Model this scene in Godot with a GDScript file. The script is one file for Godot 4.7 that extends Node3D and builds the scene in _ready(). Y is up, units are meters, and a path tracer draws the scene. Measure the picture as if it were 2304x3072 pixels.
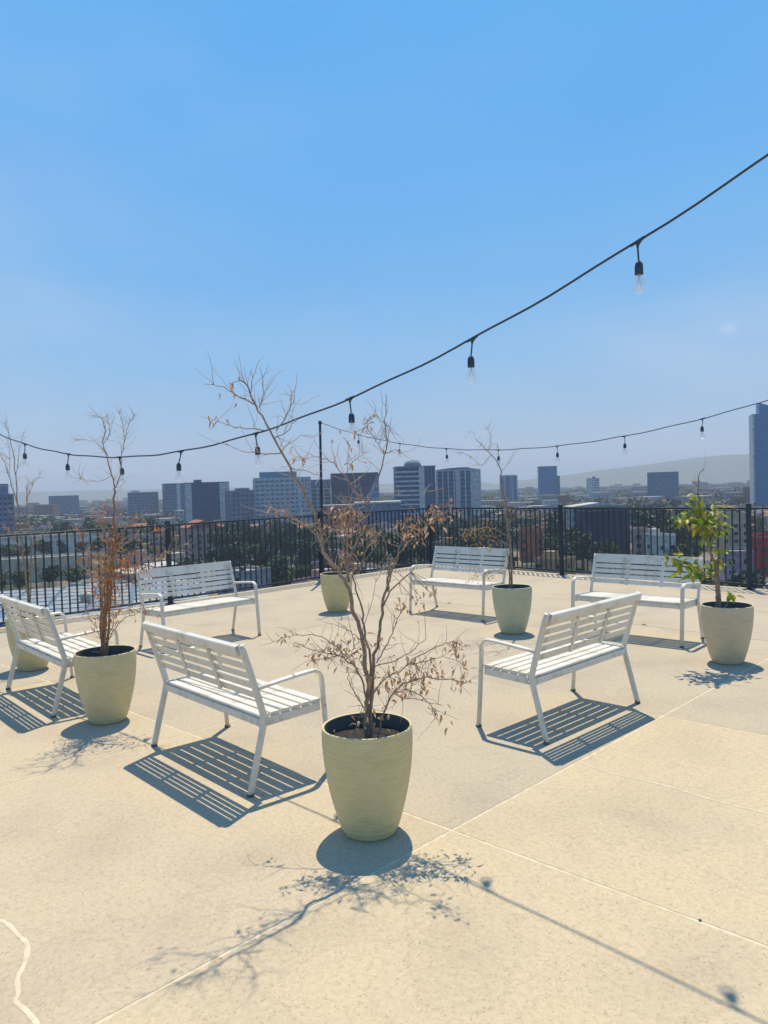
extends Node3D
# A rooftop terrace with white slatted benches and potted shrubs, a hazy town beyond its picket fence.

const GROUND := -28.35
const SHADOW := Vector2(-0.048, 0.422)   # metres that a shadow runs (x, z) for each metre of height
const E1 := Vector2(0.695, -0.719)       # the two directions of the floor joints
const E2 := Vector2(0.719, 0.695)
const CORNER := Vector2(0.96, -16.06)
const LEFT_RUN := Vector2(-0.68, 0.733)
const RIGHT_RUN := Vector2(0.66, 0.751)

var rng := RandomNumberGenerator.new()
var M := {}
var taken := {}
const PLANT := {
	"central": [
		[
			[[[-0.002,0.514,0],[0.004,0.593,0.009],[0.015,0.702,0.017],[0.001,0.826,0.026],[-0.014,0.957,0.034],[-0.047,1.087,0.043],[-0.069,1.194,0.051],[-0.121,1.286,0.06]],0.014,0.01],
			[[[-0.118,1.284,0.06],[-0.175,1.355,0.078],[-0.179,1.424,0.096],[-0.196,1.515,0.113],[-0.243,1.62,0.131],[-0.31,1.754,0.149],[-0.389,1.924,0.167],[-0.447,2.039,0.184],[-0.484,2.125,0.202],[-0.519,2.162,0.22]],0.01,0.003],
			[[[0.012,0.507,-0.02],[0.025,0.78,-0.036],[0.006,0.924,-0.052],[-0.006,1.037,-0.068],[-0.034,1.16,-0.084],[-0.048,1.228,-0.1]],0.008,0.004],
			[[[0.025,0.516,0.01],[0.031,0.742,-0.004],[0.068,0.929,-0.018],[0.095,1.079,-0.032],[0.121,1.175,-0.046],[0.128,1.266,-0.06]],0.011,0.006],
			[[[0.095,1.079,-0.03],[0.152,1.161,-0.09],[0.241,1.229,-0.15]],0.006,0.004],
			[[[0.056,0.811,0],[0.105,0.9,0.033],[0.144,0.98,0.067],[0.176,1.074,0.1]],0.004,0.002],
			[[[0.048,0.796,0],[0.125,0.807,-0.04],[0.219,0.842,-0.08],[0.301,0.901,-0.12]],0.004,0.002],
			[[[0.055,0.534,0.02],[0.088,0.601,0.047],[0.135,0.683,0.073],[0.18,0.733,0.1],[0.283,0.766,0.127],[0.427,0.754,0.153],[0.467,0.752,0.18]],0.006,0.002],
			[[[0.135,0.676,0.05],[0.209,0.702,0.1],[0.3,0.647,0.15],[0.325,0.602,0.2]],0.004,0.0015],
			[[[0.135,0.676,0.05],[0.179,0.659,0.073],[0.252,0.656,0.097],[0.353,0.629,0.12]],0.003,0.0015],
			[[[0.037,0.666,0],[0.1,0.738,-0.01],[0.169,0.764,-0.02],[0.263,0.836,-0.03],[0.372,0.884,-0.04],[0.443,0.895,-0.05]],0.005,0.002],
			[[[0.216,0.799,-0.03],[0.292,0.808,-0.013],[0.368,0.832,0.003],[0.449,0.81,0.02]],0.003,0.0015],
			[[[0.005,0.609,0.01],[-0.02,0.752,0.032],[-0.055,0.819,0.054],[-0.119,0.871,0.076],[-0.206,0.893,0.098],[-0.29,0.93,0.12]],0.006,0.002],
			[[[-0.021,0.747,0.01],[-0.058,0.812,-0.008],[-0.162,0.911,-0.026],[-0.254,0.949,-0.044],[-0.348,0.941,-0.062],[-0.444,0.917,-0.08]],0.004,0.0015],
			[[[-0.119,0.87,0.07],[-0.185,0.862,0.095],[-0.241,0.862,0.12]],0.003,0.0015],
			[[[-0.004,0.578,0.01],[-0.038,0.655,0.033],[-0.073,0.73,0.057],[-0.078,0.773,0.08]],0.004,0.0015],
			[[[-0.008,0.918,0.03],[-0.049,0.971,0.065],[-0.091,1.016,0.1]],0.003,0.0015],
			[[[-0.446,2.039,0.19],[-0.512,2.073,0.22],[-0.575,2.114,0.25],[-0.653,2.127,0.28]],0.004,0.0012],
			[[[-0.465,2.074,0.2],[-0.457,2.137,0.21],[-0.456,2.192,0.22]],0.003,0.001],
			[[[-0.433,2.024,0.19],[-0.415,2.091,0.17],[-0.425,2.217,0.15]],0.003,0.001],
			[[[-0.418,1.924,0.17],[-0.465,1.935,0.147],[-0.557,1.947,0.123],[-0.641,1.981,0.1]],0.004,0.0012],
			[[[-0.347,1.822,0.13],[-0.409,1.823,0.153],[-0.493,1.828,0.177],[-0.588,1.87,0.2]],0.004,0.0012],
			[[[-0.18,1.423,0.08],[-0.234,1.472,0.12],[-0.302,1.52,0.16],[-0.383,1.553,0.2]],0.005,0.0015],
			[[[-0.193,1.491,0.08],[-0.263,1.499,0.05],[-0.363,1.547,0.02]],0.003,0.0012],
			[[[-0.369,1.887,0.16],[-0.32,1.916,0.14],[-0.284,1.961,0.12],[-0.271,1.969,0.1]],0.003,0.001],
			[[[-0.361,1.923,0.16],[-0.312,1.985,0.187],[-0.277,2.045,0.213],[-0.264,2.088,0.24]],0.004,0.001],
			[[[-0.313,1.755,0.12],[-0.229,1.735,0.085],[-0.18,1.712,0.05]],0.003,0.001],
			[[[-0.347,1.822,0.13],[-0.313,1.868,0.09],[-0.256,1.906,0.05]],0.003,0.001],
			[[[-0.494,2.061,0.2],[-0.532,2.087,0.225],[-0.547,2.106,0.25]],0.002,0.001],
			[[[-0.063,1.207,0],[-0.07,1.332,-0.067],[-0.077,1.445,-0.133],[-0.069,1.538,-0.2]],0.007,0.003],
			[[[-0.066,1.302,-0.05],[-0.093,1.386,-0.083],[-0.123,1.464,-0.117],[-0.167,1.543,-0.15]],0.004,0.0015],
			[[[-0.067,1.222,0],[-0.062,1.273,-0.025],[-0.037,1.356,-0.05],[-0.001,1.431,-0.075],[0.021,1.515,-0.1],[0.038,1.585,-0.125],[0.072,1.655,-0.15],[0.111,1.758,-0.175],[0.139,1.87,-0.2],[0.134,1.985,-0.225],[0.146,2.116,-0.25]],0.008,0.002],
			[[[0.03,1.577,-0.12],[-0.03,1.65,-0.096],[-0.088,1.73,-0.072],[-0.132,1.785,-0.048],[-0.191,1.801,-0.024],[-0.273,1.803,0]],0.004,0.0012],
			[[[0.129,1.822,-0.2],[0.094,1.873,-0.233],[0.063,1.925,-0.267],[0.015,1.987,-0.3]],0.003,0.001],
			[[[0.129,1.822,-0.2],[0.173,1.834,-0.15],[0.207,1.815,-0.1]],0.003,0.001],
			[[[0.137,1.961,-0.23],[0.091,2.007,-0.19],[0.043,1.981,-0.15]],0.0025,0.001],
			[[[0.138,1.977,-0.23],[0.155,1.951,-0.215],[0.164,1.917,-0.2]],0.0025,0.001],
			[[[0.012,1.507,-0.12],[-0.045,1.554,-0.197],[-0.068,1.684,-0.273],[-0.057,1.885,-0.35]],0.004,0.001],
			[[[-0.058,1.767,-0.3],[-0.017,1.808,-0.33],[0.025,1.833,-0.36]],0.0025,0.001],
			[[[0.03,1.577,-0.14],[0.118,1.605,-0.193],[0.209,1.622,-0.247],[0.342,1.624,-0.3]],0.004,0.0012],
			[[[-0.021,1.239,-0.04],[0.018,1.343,0.007],[0.039,1.392,0.053],[0.061,1.447,0.1]],0.004,0.0015],
			[[[0.028,1.476,-0.1],[0.05,1.444,-0.088],[0.104,1.404,-0.075],[0.125,1.318,-0.062],[0.126,1.226,-0.05]],0.003,0.002],
			[[[0.119,1.148,-0.05],[0.142,1.229,-0.088],[0.164,1.296,-0.125],[0.208,1.411,-0.163],[0.243,1.545,-0.2]],0.006,0.002],
			[[[0.155,1.267,-0.1],[0.195,1.348,-0.05],[0.265,1.419,0],[0.356,1.503,0.05]],0.004,0.002],
			[[[-0.01,0.958,0],[0.04,1.088,-0.05],[0.066,1.206,-0.1]],0.0025,0.001],
		],
		[[-0.078,1.492,-0.17,0.1,54],[-0.083,1.307,-0.08,0.07,22],[0.241,1.434,-0.17,0.08,54],[0.364,1.525,0.06,0.08,40],[0.061,1.447,0.1,0.05,9],[-0.021,1.394,-0.05,0.06,8],[-0.066,0.907,0.08,0.09,42],[-0.011,0.825,0.02,0.06,12],[0.099,0.725,0.06,0.1,36],[0.211,0.769,0.1,0.12,60],[0.303,0.792,0.05,0.11,42],[0.433,0.874,-0.04,0.06,22],[0.454,0.757,0.17,0.06,14],[0.334,0.632,0.18,0.06,14],[0.448,0.803,0.02,0.04,8],[-0.154,0.892,0.1,0.09,30],[-0.228,0.88,0.1,0.07,14],[-0.29,0.93,0.12,0.05,8],[-0.382,0.923,-0.08,0.05,8],[0.004,0.56,0.05,0.1,30],[0.269,1.094,-0.15,0.08,12],[0.177,1.111,0.1,0.05,12],[0.083,0.932,0,0.05,6],[-0.375,1.559,0.15,0.05,8],[-0.28,1.803,0,0.06,8],[0.048,1.973,-0.25,0.08,8],[-0.056,1.884,-0.34,0.1,10],[-0.034,1.766,-0.3,0.08,8],[-0.511,2.08,0.22,0.1,6],[-0.63,1.971,0.12,0.07,6],[0.308,1.119,-0.1,0.1,14]]],
	"left": [
		[
			[[[-0.015,0.542,0],[0.006,0.697,0.007],[0.042,0.934,0.014],[0.076,1.111,0.021],[0.097,1.287,0.029],[0.119,1.462,0.036],[0.129,1.637,0.043],[0.14,1.707,0.05]],0.019,0.008],
			[[[0.02,0.547,0.03],[0.063,0.821,0.052],[0.092,1.057,0.075],[0.102,1.222,0.098],[0.087,1.363,0.12]],0.014,0.004],
			[[[-0.044,0.537,-0.03],[-0.037,0.748,-0.05],[-0.01,0.984,-0.07],[0.052,1.207,-0.09],[0.123,1.348,-0.11],[0.168,1.441,-0.13],[0.23,1.475,-0.15]],0.013,0.003],
			[[[0.14,1.707,0.05],[0.119,1.812,0.058],[0.093,1.952,0.067],[0.076,2.033,0.075],[0.1,2.112,0.083],[0.089,2.192,0.092],[0.048,2.227,0.1]],0.007,0.0015],
			[[[0.14,1.707,0.05],[0.168,1.764,0.04],[0.196,1.95,0.03],[0.227,2.078,0.02],[0.245,2.171,0.01],[0.303,2.24,0]],0.006,0.0015],
			[[[0.09,1.952,0.06],[0.029,2.034,0.073],[-0.045,2.059,0.087],[-0.11,2.054,0.1]],0.003,0.001],
			[[[0.089,2.032,0.08],[0.116,2.102,0.05],[0.099,2.21,0.02]],0.003,0.001],
			[[[0.127,1.8,0.05],[0.044,1.756,0.083],[-0.035,1.77,0.117],[-0.067,1.776,0.15]],0.003,0.001],
			[[[0.214,2.056,0],[0.204,2.171,0.025],[0.192,2.25,0.05]],0.003,0.001],
			[[[0.078,1.1,0.03],[-0.002,1.201,0.087],[-0.068,1.301,0.143],[-0.075,1.419,0.2]],0.006,0.002],
			[[[0.076,1.053,0.03],[0.221,1.123,0.07],[0.374,1.134,0.11],[0.454,1.124,0.15]],0.005,0.0015],
			[[[0.083,1.191,0],[0.141,1.279,-0.05],[0.246,1.344,-0.1],[0.401,1.385,-0.15]],0.004,0.0015],
			[[[0.098,1.287,0.03],[0.041,1.407,0.053],[0.031,1.502,0.077],[-0.017,1.539,0.1]],0.005,0.0015],
			[[[0.033,0.594,0.03],[0.102,0.69,0.048],[0.181,0.761,0.065],[0.329,0.806,0.083],[0.463,0.84,0.1]],0.005,0.0015],
			[[[-0.002,0.577,0],[0.05,0.688,-0.033],[0.066,0.778,-0.067],[0.213,0.84,-0.1]],0.004,0.0015],
			[[[-0.014,0.584,0.03],[-0.036,0.695,0.053],[-0.071,0.771,0.077],[-0.094,0.834,0.1]],0.004,0.0015],
			[[[-0.014,0.578,0],[-0.028,0.81,-0.033],[-0.081,0.974,-0.067],[-0.125,1.068,-0.1]],0.005,0.0015],
			[[[0.08,1.108,0],[0.236,1.212,0.033],[0.457,1.209,0.067],[0.643,1.287,0.1]],0.004,0.0015],
			[[[0.015,0.552,0.05],[0.035,0.765,0.062],[0.041,0.942,0.075],[0.063,1.083,0.088],[0.051,1.224,0.1]],0.012,0.003],
			[[[-0.014,0.546,0.02],[0.021,0.789,-0.01],[0.06,0.973,-0.04],[0.091,1.1,-0.07],[0.157,1.227,-0.1]],0.01,0.003],
			[[[-0.018,0.534,-0.04],[-0.018,0.715,-0.028],[0.018,0.907,-0.016],[0.054,1.097,-0.004],[0.114,1.297,0.008],[0.136,1.449,0.02]],0.012,0.003],
			[[[0.006,0.55,0.04],[-0.001,0.708,0.068],[0.034,0.875,0.095],[0.029,1.065,0.122],[-0.013,1.185,0.15]],0.009,0.002],
		],
		[[0.047,0.88,0.05,0.13,50],[0.081,0.996,0.05,0.13,50],[0.029,0.728,0.05,0.1,36],[0.096,1.078,0.05,0.17,60],[0.099,1.136,0.05,0.2,130],[0.289,1.112,0.1,0.14,60],[0.026,1.19,0.1,0.14,60],[0.055,1.489,0.08,0.09,18],[-0.071,1.418,0.18,0.08,12],[0.22,1.44,-0.12,0.08,14],[0.096,1.347,0.05,0.12,24],[0.045,0.986,0.05,0.1,26],[0.359,1.387,-0.13,0.06,6],[0.118,1.603,0.05,0.08,10],[0.015,0.822,0.05,0.1,14],[0.273,0.826,0.05,0.1,14],[0.452,1.207,0.05,0.07,8]]],
	"far_mid": [
		[
			[[[-0.009,0.447,0],[0.001,0.555,0.011],[-0.011,0.965,0.022],[-0.038,1.232,0.033],[-0.052,1.445,0.044],[-0.097,1.675,0.056],[-0.099,1.797,0.067],[-0.15,1.904,0.078],[-0.236,2.011,0.089],[-0.374,2.154,0.1]],0.017,0.003],
			[[[-0.035,0.45,0.02],[-0.018,0.695,-0.014],[-0.032,0.96,-0.048],[0.016,1.207,-0.082],[0.061,1.348,-0.116],[0.215,1.487,-0.15]],0.011,0.002],
			[[[-0.204,1.974,0.1],[-0.316,1.855,0.133],[-0.422,1.944,0.167],[-0.528,1.997,0.2]],0.004,0.001],
			[[[-0.101,1.78,0.08],[0.014,1.9,0.04],[0.077,2.058,0]],0.003,0.001],
			[[[-0.238,2.01,0.1],[-0.203,2.147,0.125],[-0.238,2.25,0.15]],0.003,0.001],
			[[[-0.374,2.154,0.1],[-0.404,2.226,0.075],[-0.473,2.16,0.05]],0.002,0.001],
			[[[-0.042,1.073,0.03],[-0.221,1.169,0.07],[-0.402,1.159,0.11],[-0.566,1.062,0.15]],0.006,0.002],
			[[[-0.022,0.964,0],[-0.204,1.071,-0.075],[-0.34,0.98,-0.15]],0.004,0.0015],
			[[[-0.022,0.735,0.02],[-0.161,0.707,0.053],[-0.343,0.663,0.087],[-0.506,0.602,0.12]],0.005,0.0015],
			[[[-0.046,1.357,0.05],[-0.148,1.466,0.1],[-0.258,1.505,0.15]],0.003,0.001],
			[[[-0.024,1.212,0],[0.066,1.283,0.05],[0.197,1.263,0.1]],0.003,0.001],
		],
		[[-0.401,1.141,0.1,0.16,46],[-0.22,1.151,0.06,0.12,30],[-0.53,1.095,0.14,0.08,16],[-0.227,0.984,-0.05,0.12,26],[-0.271,0.678,0.08,0.13,34],[-0.451,0.615,0.1,0.09,16],[-0.052,1.462,0.05,0.12,22],[-0.029,1.354,0,0.08,14],[-0.237,2.045,0.1,0.12,14],[-0.492,1.98,0.18,0.07,6],[0.207,1.415,-0.12,0.08,8]]],
	"far_back": [
		[
			[[[0.017,0.472,0],[0.057,0.669,0.025],[0.109,0.886,0.05],[0.142,1.188,0.075],[0.173,1.466,0.1]],0.014,0.004],
			[[[0.008,0.476,0.03],[-0.065,0.765,0.087],[-0.116,1.028,0.143],[-0.191,1.204,0.2]],0.009,0.002],
			[[[0.028,0.472,0],[0.185,0.743,-0.067],[0.322,0.997,-0.133],[0.499,1.075,-0.2]],0.009,0.002],
			[[[0.109,0.886,0.05],[-0.015,1.188,-0.025],[-0.101,1.384,-0.1]],0.006,0.002],
			[[[0.14,1.187,0.05],[0.275,1.313,0.1],[0.348,1.526,0.15]],0.005,0.0015],
		],
		[[0.14,1.187,0.05,0.22,50],[0.101,0.709,0,0.14,30],[0.253,1.271,0.1,0.14,24],[-0.114,1.071,0.15,0.1,14],[0.499,1.075,-0.2,0.08,10],[0.173,1.445,0.1,0.12,18]]],
	"far_left": [
		[
			[[[-0,0.445,0],[-0.013,0.729,0.013],[-0.023,1.042,0.025],[-0.034,1.353,0.038],[-0.043,1.539,0.05],[-0.047,1.816,0.062],[-0.053,2.045,0.075],[-0.076,2.244,0.088],[-0.11,2.365,0.1]],0.012,0.002],
			[[[0.009,0.449,0.02],[0.014,0.804,-0.004],[0.037,1.191,-0.028],[0.004,1.409,-0.052],[-0.019,1.66,-0.076],[-0.007,1.816,-0.1]],0.01,0.002],
			[[[-0.034,1.585,0.08],[-0.079,1.847,0.12],[-0.111,2.029,0.16],[-0.119,2.087,0.2]],0.006,0.0015],
			[[[-0.038,1.815,0.08],[-0.027,1.999,0.053],[-0.001,2.184,0.027],[0.023,2.293,0]],0.004,0.001],
			[[[-0.088,1.847,0.1],[-0.089,2.092,0.075],[-0.125,2.248,0.05]],0.003,0.001],
			[[[-0,1.628,-0.05],[0.105,1.811,0.025],[0.203,1.869,0.1]],0.004,0.001],
			[[[-0.021,1.042,0.03],[-0.061,1.297,0.115],[-0.108,1.364,0.2]],0.005,0.0015],
			[[[-0.029,1.198,0.03],[-0.08,1.48,0.09],[-0.108,1.559,0.15]],0.004,0.001],
			[[[0.012,0.883,0],[0.061,1.155,-0.075],[0.064,1.276,-0.15]],0.004,0.001],
		],
		[[-0.05,1.357,0.1,0.1,10],[-0.087,1.361,0.15,0.08,8],[0.045,1.767,0,0.08,5]]],
	"green": [
		[
			[[[-0.082,0.51,0],[-0.086,0.589,0.005],[-0.09,0.698,0.01],[-0.104,0.842,0.015],[-0.147,0.987,0.02],[-0.189,1.131,0.025],[-0.224,1.274,0.03],[-0.245,1.417,0.035],[-0.251,1.559,0.04],[-0.244,1.672,0.045],[-0.196,1.727,0.05]],0.018,0.003],
			[[[-0.088,0.514,0.03],[-0.078,0.663,0.022],[-0.076,0.805,0.015],[-0.071,0.912,0.007],[-0.052,1.018,0]],0.014,0.004],
			[[[-0.225,1.232,0.03],[-0.342,1.196,0.09],[-0.504,1.267,0.15]],0.005,0.002],
			[[[-0.2,1.166,0.02],[-0.103,1.196,-0.04],[0.024,1.203,-0.1]],0.006,0.002],
			[[[-0.224,1.274,0.03],[-0.142,1.32,-0.01],[-0.01,1.336,-0.05]],0.005,0.002],
			[[[-0.241,1.346,0.04],[-0.319,1.42,0.08],[-0.39,1.493,0.12]],0.005,0.002],
			[[[-0.228,1.289,0.04],[-0.341,1.323,0.095],[-0.461,1.301,0.15]],0.005,0.002],
			[[[-0.1,0.771,0.02],[-0.227,0.814,0.053],[-0.346,0.871,0.085],[-0.456,0.934,0.118],[-0.586,0.962,0.15]],0.007,0.002],
			[[[-0.226,0.814,0.05],[-0.287,0.769,0.075],[-0.353,0.802,0.1]],0.004,0.002],
			[[[-0.055,0.512,0.02],[-0.017,0.572,0.05],[-0.002,0.633,0.08]],0.004,0.002],
			[[[-0.248,1.559,0.05],[-0.3,1.617,0.075],[-0.302,1.673,0.1]],0.003,0.001],
		],
		[[-0.319,1.456,0.08,0.09,14],[-0.266,1.376,0.05,0.09,14],[-0.329,1.323,0.1,0.12,20],[-0.209,1.309,0.03,0.11,20],[-0.076,1.346,-0.03,0.1,14],[-0.01,1.336,-0.05,0.06,6],[-0.127,1.199,0,0.12,26],[-0.014,1.198,-0.08,0.09,15],[-0.443,1.3,0.14,0.09,10],[-0.386,1.268,0.1,0.07,9],[-0.209,1.161,0.04,0.1,15],[-0.429,0.934,0.12,0.1,15],[-0.352,0.859,0.1,0.12,24],[-0.562,0.961,0.14,0.08,10],[-0.313,0.798,0.07,0.09,14],[-0.247,0.85,0.05,0.05,4],[-0.083,0.868,0,0.09,15],[-0.052,0.996,0,0.07,9],[0.003,0.617,0.07,0.045,7],[-0.25,1.233,0.04,0.1,15]]],
}

# ---------------------------------------------------------------- helpers
func lin(r: float, g: float, b: float) -> Color:
	return Color(r, g, b).linear_to_srgb()

func mat(key: String, c: Color, rough := 0.8, metal := 0.0) -> StandardMaterial3D:
	var m := StandardMaterial3D.new()
	m.albedo_color = c
	m.roughness = rough
	m.metallic = metal
	m.cull_mode = BaseMaterial3D.CULL_DISABLED
	M[key] = m
	return m

func numbered(called: String) -> String:
	if not taken.has(called):
		taken[called] = 0
		return called
	taken[called] += 1
	return "%s_%03d" % [called, taken[called]]

func tag(o: Node, label: String, category: String, group := "", kind := "") -> void:
	if label != "": o.set_meta("label", label)
	if category != "": o.set_meta("category", category)
	if group != "": o.set_meta("group", group)
	if kind != "": o.set_meta("kind", kind)

func thing(called: String, label: String, category: String, at := Vector3.ZERO, turn := 0.0, group := "") -> Node3D:
	var o := Node3D.new()
	o.name = numbered(called)
	add_child(o)
	o.position = at
	o.rotation.y = turn
	tag(o, label, category, group)
	return o

func part(called: String, mesh: Mesh, m: Material, parent: Node, at := Vector3.ZERO) -> MeshInstance3D:
	var o := MeshInstance3D.new()
	o.mesh = mesh
	o.material_override = m
	o.name = called if parent != self else numbered(called)
	parent.add_child(o, true)
	o.position = at
	return o

func struct(called: String, mesh: Mesh, m: Material) -> MeshInstance3D:
	var o := part(called, mesh, m, self)
	o.set_meta("kind", "structure")
	return o

func copy(o: Node3D, label := "") -> Node3D:
	var c: Node3D = o.duplicate()
	c.name = numbered(String(o.get_meta("base_name")) if o.has_meta("base_name") else String(o.name))
	add_child(c)
	if label != "": c.set_meta("label", label)
	return c

func begin(smooth := false) -> SurfaceTool:
	var s := SurfaceTool.new()
	s.begin(Mesh.PRIMITIVE_TRIANGLES)
	s.set_smooth_group(0 if smooth else -1)
	return s

func done(s: SurfaceTool) -> ArrayMesh:
	s.generate_normals()
	return s.commit()

func tri(s: SurfaceTool, a: Vector3, b: Vector3, c: Vector3) -> void:
	s.add_vertex(a); s.add_vertex(b); s.add_vertex(c)

func quad(s: SurfaceTool, a: Vector3, b: Vector3, c: Vector3, d: Vector3) -> void:
	tri(s, a, b, c); tri(s, a, c, d)

func box(s: SurfaceTool, c: Vector3, e: Vector3) -> void:
	var h := e / 2
	var v := []
	for i in 8:
		v.append(c + Vector3(h.x if i & 1 else -h.x, h.y if i & 2 else -h.y, h.z if i & 4 else -h.z))
	quad(s, v[4], v[6], v[7], v[5]); quad(s, v[1], v[3], v[2], v[0])
	quad(s, v[5], v[7], v[3], v[1]); quad(s, v[0], v[2], v[6], v[4])
	quad(s, v[6], v[2], v[3], v[7]); quad(s, v[0], v[4], v[5], v[1])

func boxm(c: Vector3, e: Vector3) -> ArrayMesh:
	var s := begin(); box(s, c, e); return done(s)

# a bar of rectangular section with chamfered edges from a to b; "up" gives the direction of its height
func bar(s: SurfaceTool, a: Vector3, b: Vector3, w: float, h: float, up: Vector3, bev := 0.004) -> void:
	sweep(s, [a, b], section(w, h, bev), up)

func section(w: float, h: float, bev: float) -> PackedVector2Array:
	var x := w / 2; var y := h / 2
	return PackedVector2Array([Vector2(x, y - bev), Vector2(x - bev, y), Vector2(bev - x, y), Vector2(-x, y - bev), Vector2(-x, bev - y), Vector2(bev - x, -y), Vector2(x - bev, -y), Vector2(x, bev - y)])

func oval(w: float, h: float, n := 10) -> PackedVector2Array:
	var p := PackedVector2Array()
	for i in n:
		p.append(Vector2(cos(TAU * i / n) * w / 2, sin(TAU * i / n) * h / 2))
	return p

func sweep(s: SurfaceTool, pts: Array, prof: PackedVector2Array, up: Vector3, caps := true) -> void:
	var rings := []
	for i in pts.size():
		var d: Vector3 = (pts[min(i + 1, pts.size() - 1)] - pts[max(i - 1, 0)]).normalized()
		var side := d.cross(up).normalized()
		var u := side.cross(d).normalized()
		var k := 1.0
		if i > 0 and i < pts.size() - 1:
			k = 1.0 / max(0.6, cos(d.angle_to((pts[i + 1] - pts[i]).normalized())))
		var ring := []
		for q in prof:
			ring.append(pts[i] + side * q.x + u * q.y * k)
		rings.append(ring)
	var n := prof.size()
	for i in rings.size() - 1:
		for j in n:
			quad(s, rings[i][j], rings[i + 1][j], rings[i + 1][(j + 1) % n], rings[i][(j + 1) % n])
	if caps:
		for e in [0, rings.size() - 1]:
			for j in range(1, n - 1):
				if e == 0: tri(s, rings[e][0], rings[e][j], rings[e][j + 1])
				else: tri(s, rings[e][0], rings[e][j + 1], rings[e][j])

func tube(s: SurfaceTool, pts: Array, r0: float, r1: float, sides := 6) -> void:
	var up := Vector3(0.31, 0.2, 0.93).normalized()
	var last := []
	for i in pts.size():
		var d: Vector3 = (pts[min(i + 1, pts.size() - 1)] - pts[max(i - 1, 0)]).normalized()
		var side := d.cross(up)
		if side.length() < 0.1: side = d.cross(Vector3.RIGHT)
		side = side.normalized()
		var u := side.cross(d).normalized()
		var r: float = lerp(r0, r1, float(i) / max(1, pts.size() - 1))
		var ring := []
		for j in sides:
			var a := TAU * j / sides
			ring.append(pts[i] + (side * cos(a) + u * sin(a)) * r)
		if i > 0:
			for j in sides:
				quad(s, last[j], ring[j], ring[(j + 1) % sides], last[(j + 1) % sides])
		if i == pts.size() - 1:
			for j in sides: tri(s, ring[j], pts[i] + d * r, ring[(j + 1) % sides])
		last = ring

func lathe(s: SurfaceTool, prof: Array, n := 48, c := Vector3.ZERO) -> void:
	for i in prof.size() - 1:
		var a: Vector2 = prof[i]; var b: Vector2 = prof[i + 1]
		for j in n:
			var t := TAU * j / n; var u := TAU * (j + 1) / n
			var p0 := c + Vector3(cos(t) * a.x, a.y, sin(t) * a.x); var p1 := c + Vector3(cos(u) * a.x, a.y, sin(u) * a.x)
			var p2 := c + Vector3(cos(u) * b.x, b.y, sin(u) * b.x); var p3 := c + Vector3(cos(t) * b.x, b.y, sin(t) * b.x)
			if a.x > 1e-5: tri(s, p0, p1, p2)
			if b.x > 1e-5: tri(s, p0, p2, p3)

func smooth_path(pts: Array, steps := 4) -> Array:
	var out := []
	for i in pts.size() - 1:
		var p0: Vector3 = pts[max(0, i - 1)]; var p1: Vector3 = pts[i]; var p2: Vector3 = pts[i + 1]; var p3: Vector3 = pts[min(pts.size() - 1, i + 2)]
		for k in steps:
			out.append(p1.cubic_interpolate(p2, p0, p3, float(k) / steps))
	out.append(pts[-1])
	return out

func noise_tex(sz: int, freq: float, ramp: Array, seed_: int, octaves := 4, kind := FastNoiseLite.TYPE_SIMPLEX_SMOOTH) -> ImageTexture:
	var n := FastNoiseLite.new()
	n.seed = seed_; n.frequency = freq; n.noise_type = kind; n.fractal_octaves = octaves
	var im := n.get_seamless_image(sz, sz)
	im.convert(Image.FORMAT_L8)
	var src := im.get_data()
	var g := Gradient.new()
	g.offsets = PackedFloat32Array(); g.colors = PackedColorArray()
	for r in ramp: g.add_point(r[0], r[1])
	var lut := []
	for i in 256: lut.append(g.sample(i / 255.0))
	var bytes := PackedByteArray(); bytes.resize(sz * sz * 3)
	for i in sz * sz:
		var c: Color = lut[src[i]]
		bytes[3 * i] = int(c.r * 255); bytes[3 * i + 1] = int(c.g * 255); bytes[3 * i + 2] = int(c.b * 255)
	var o := Image.create_from_data(sz, sz, false, Image.FORMAT_RGB8, bytes)
	return ImageTexture.create_from_image(o)

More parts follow.
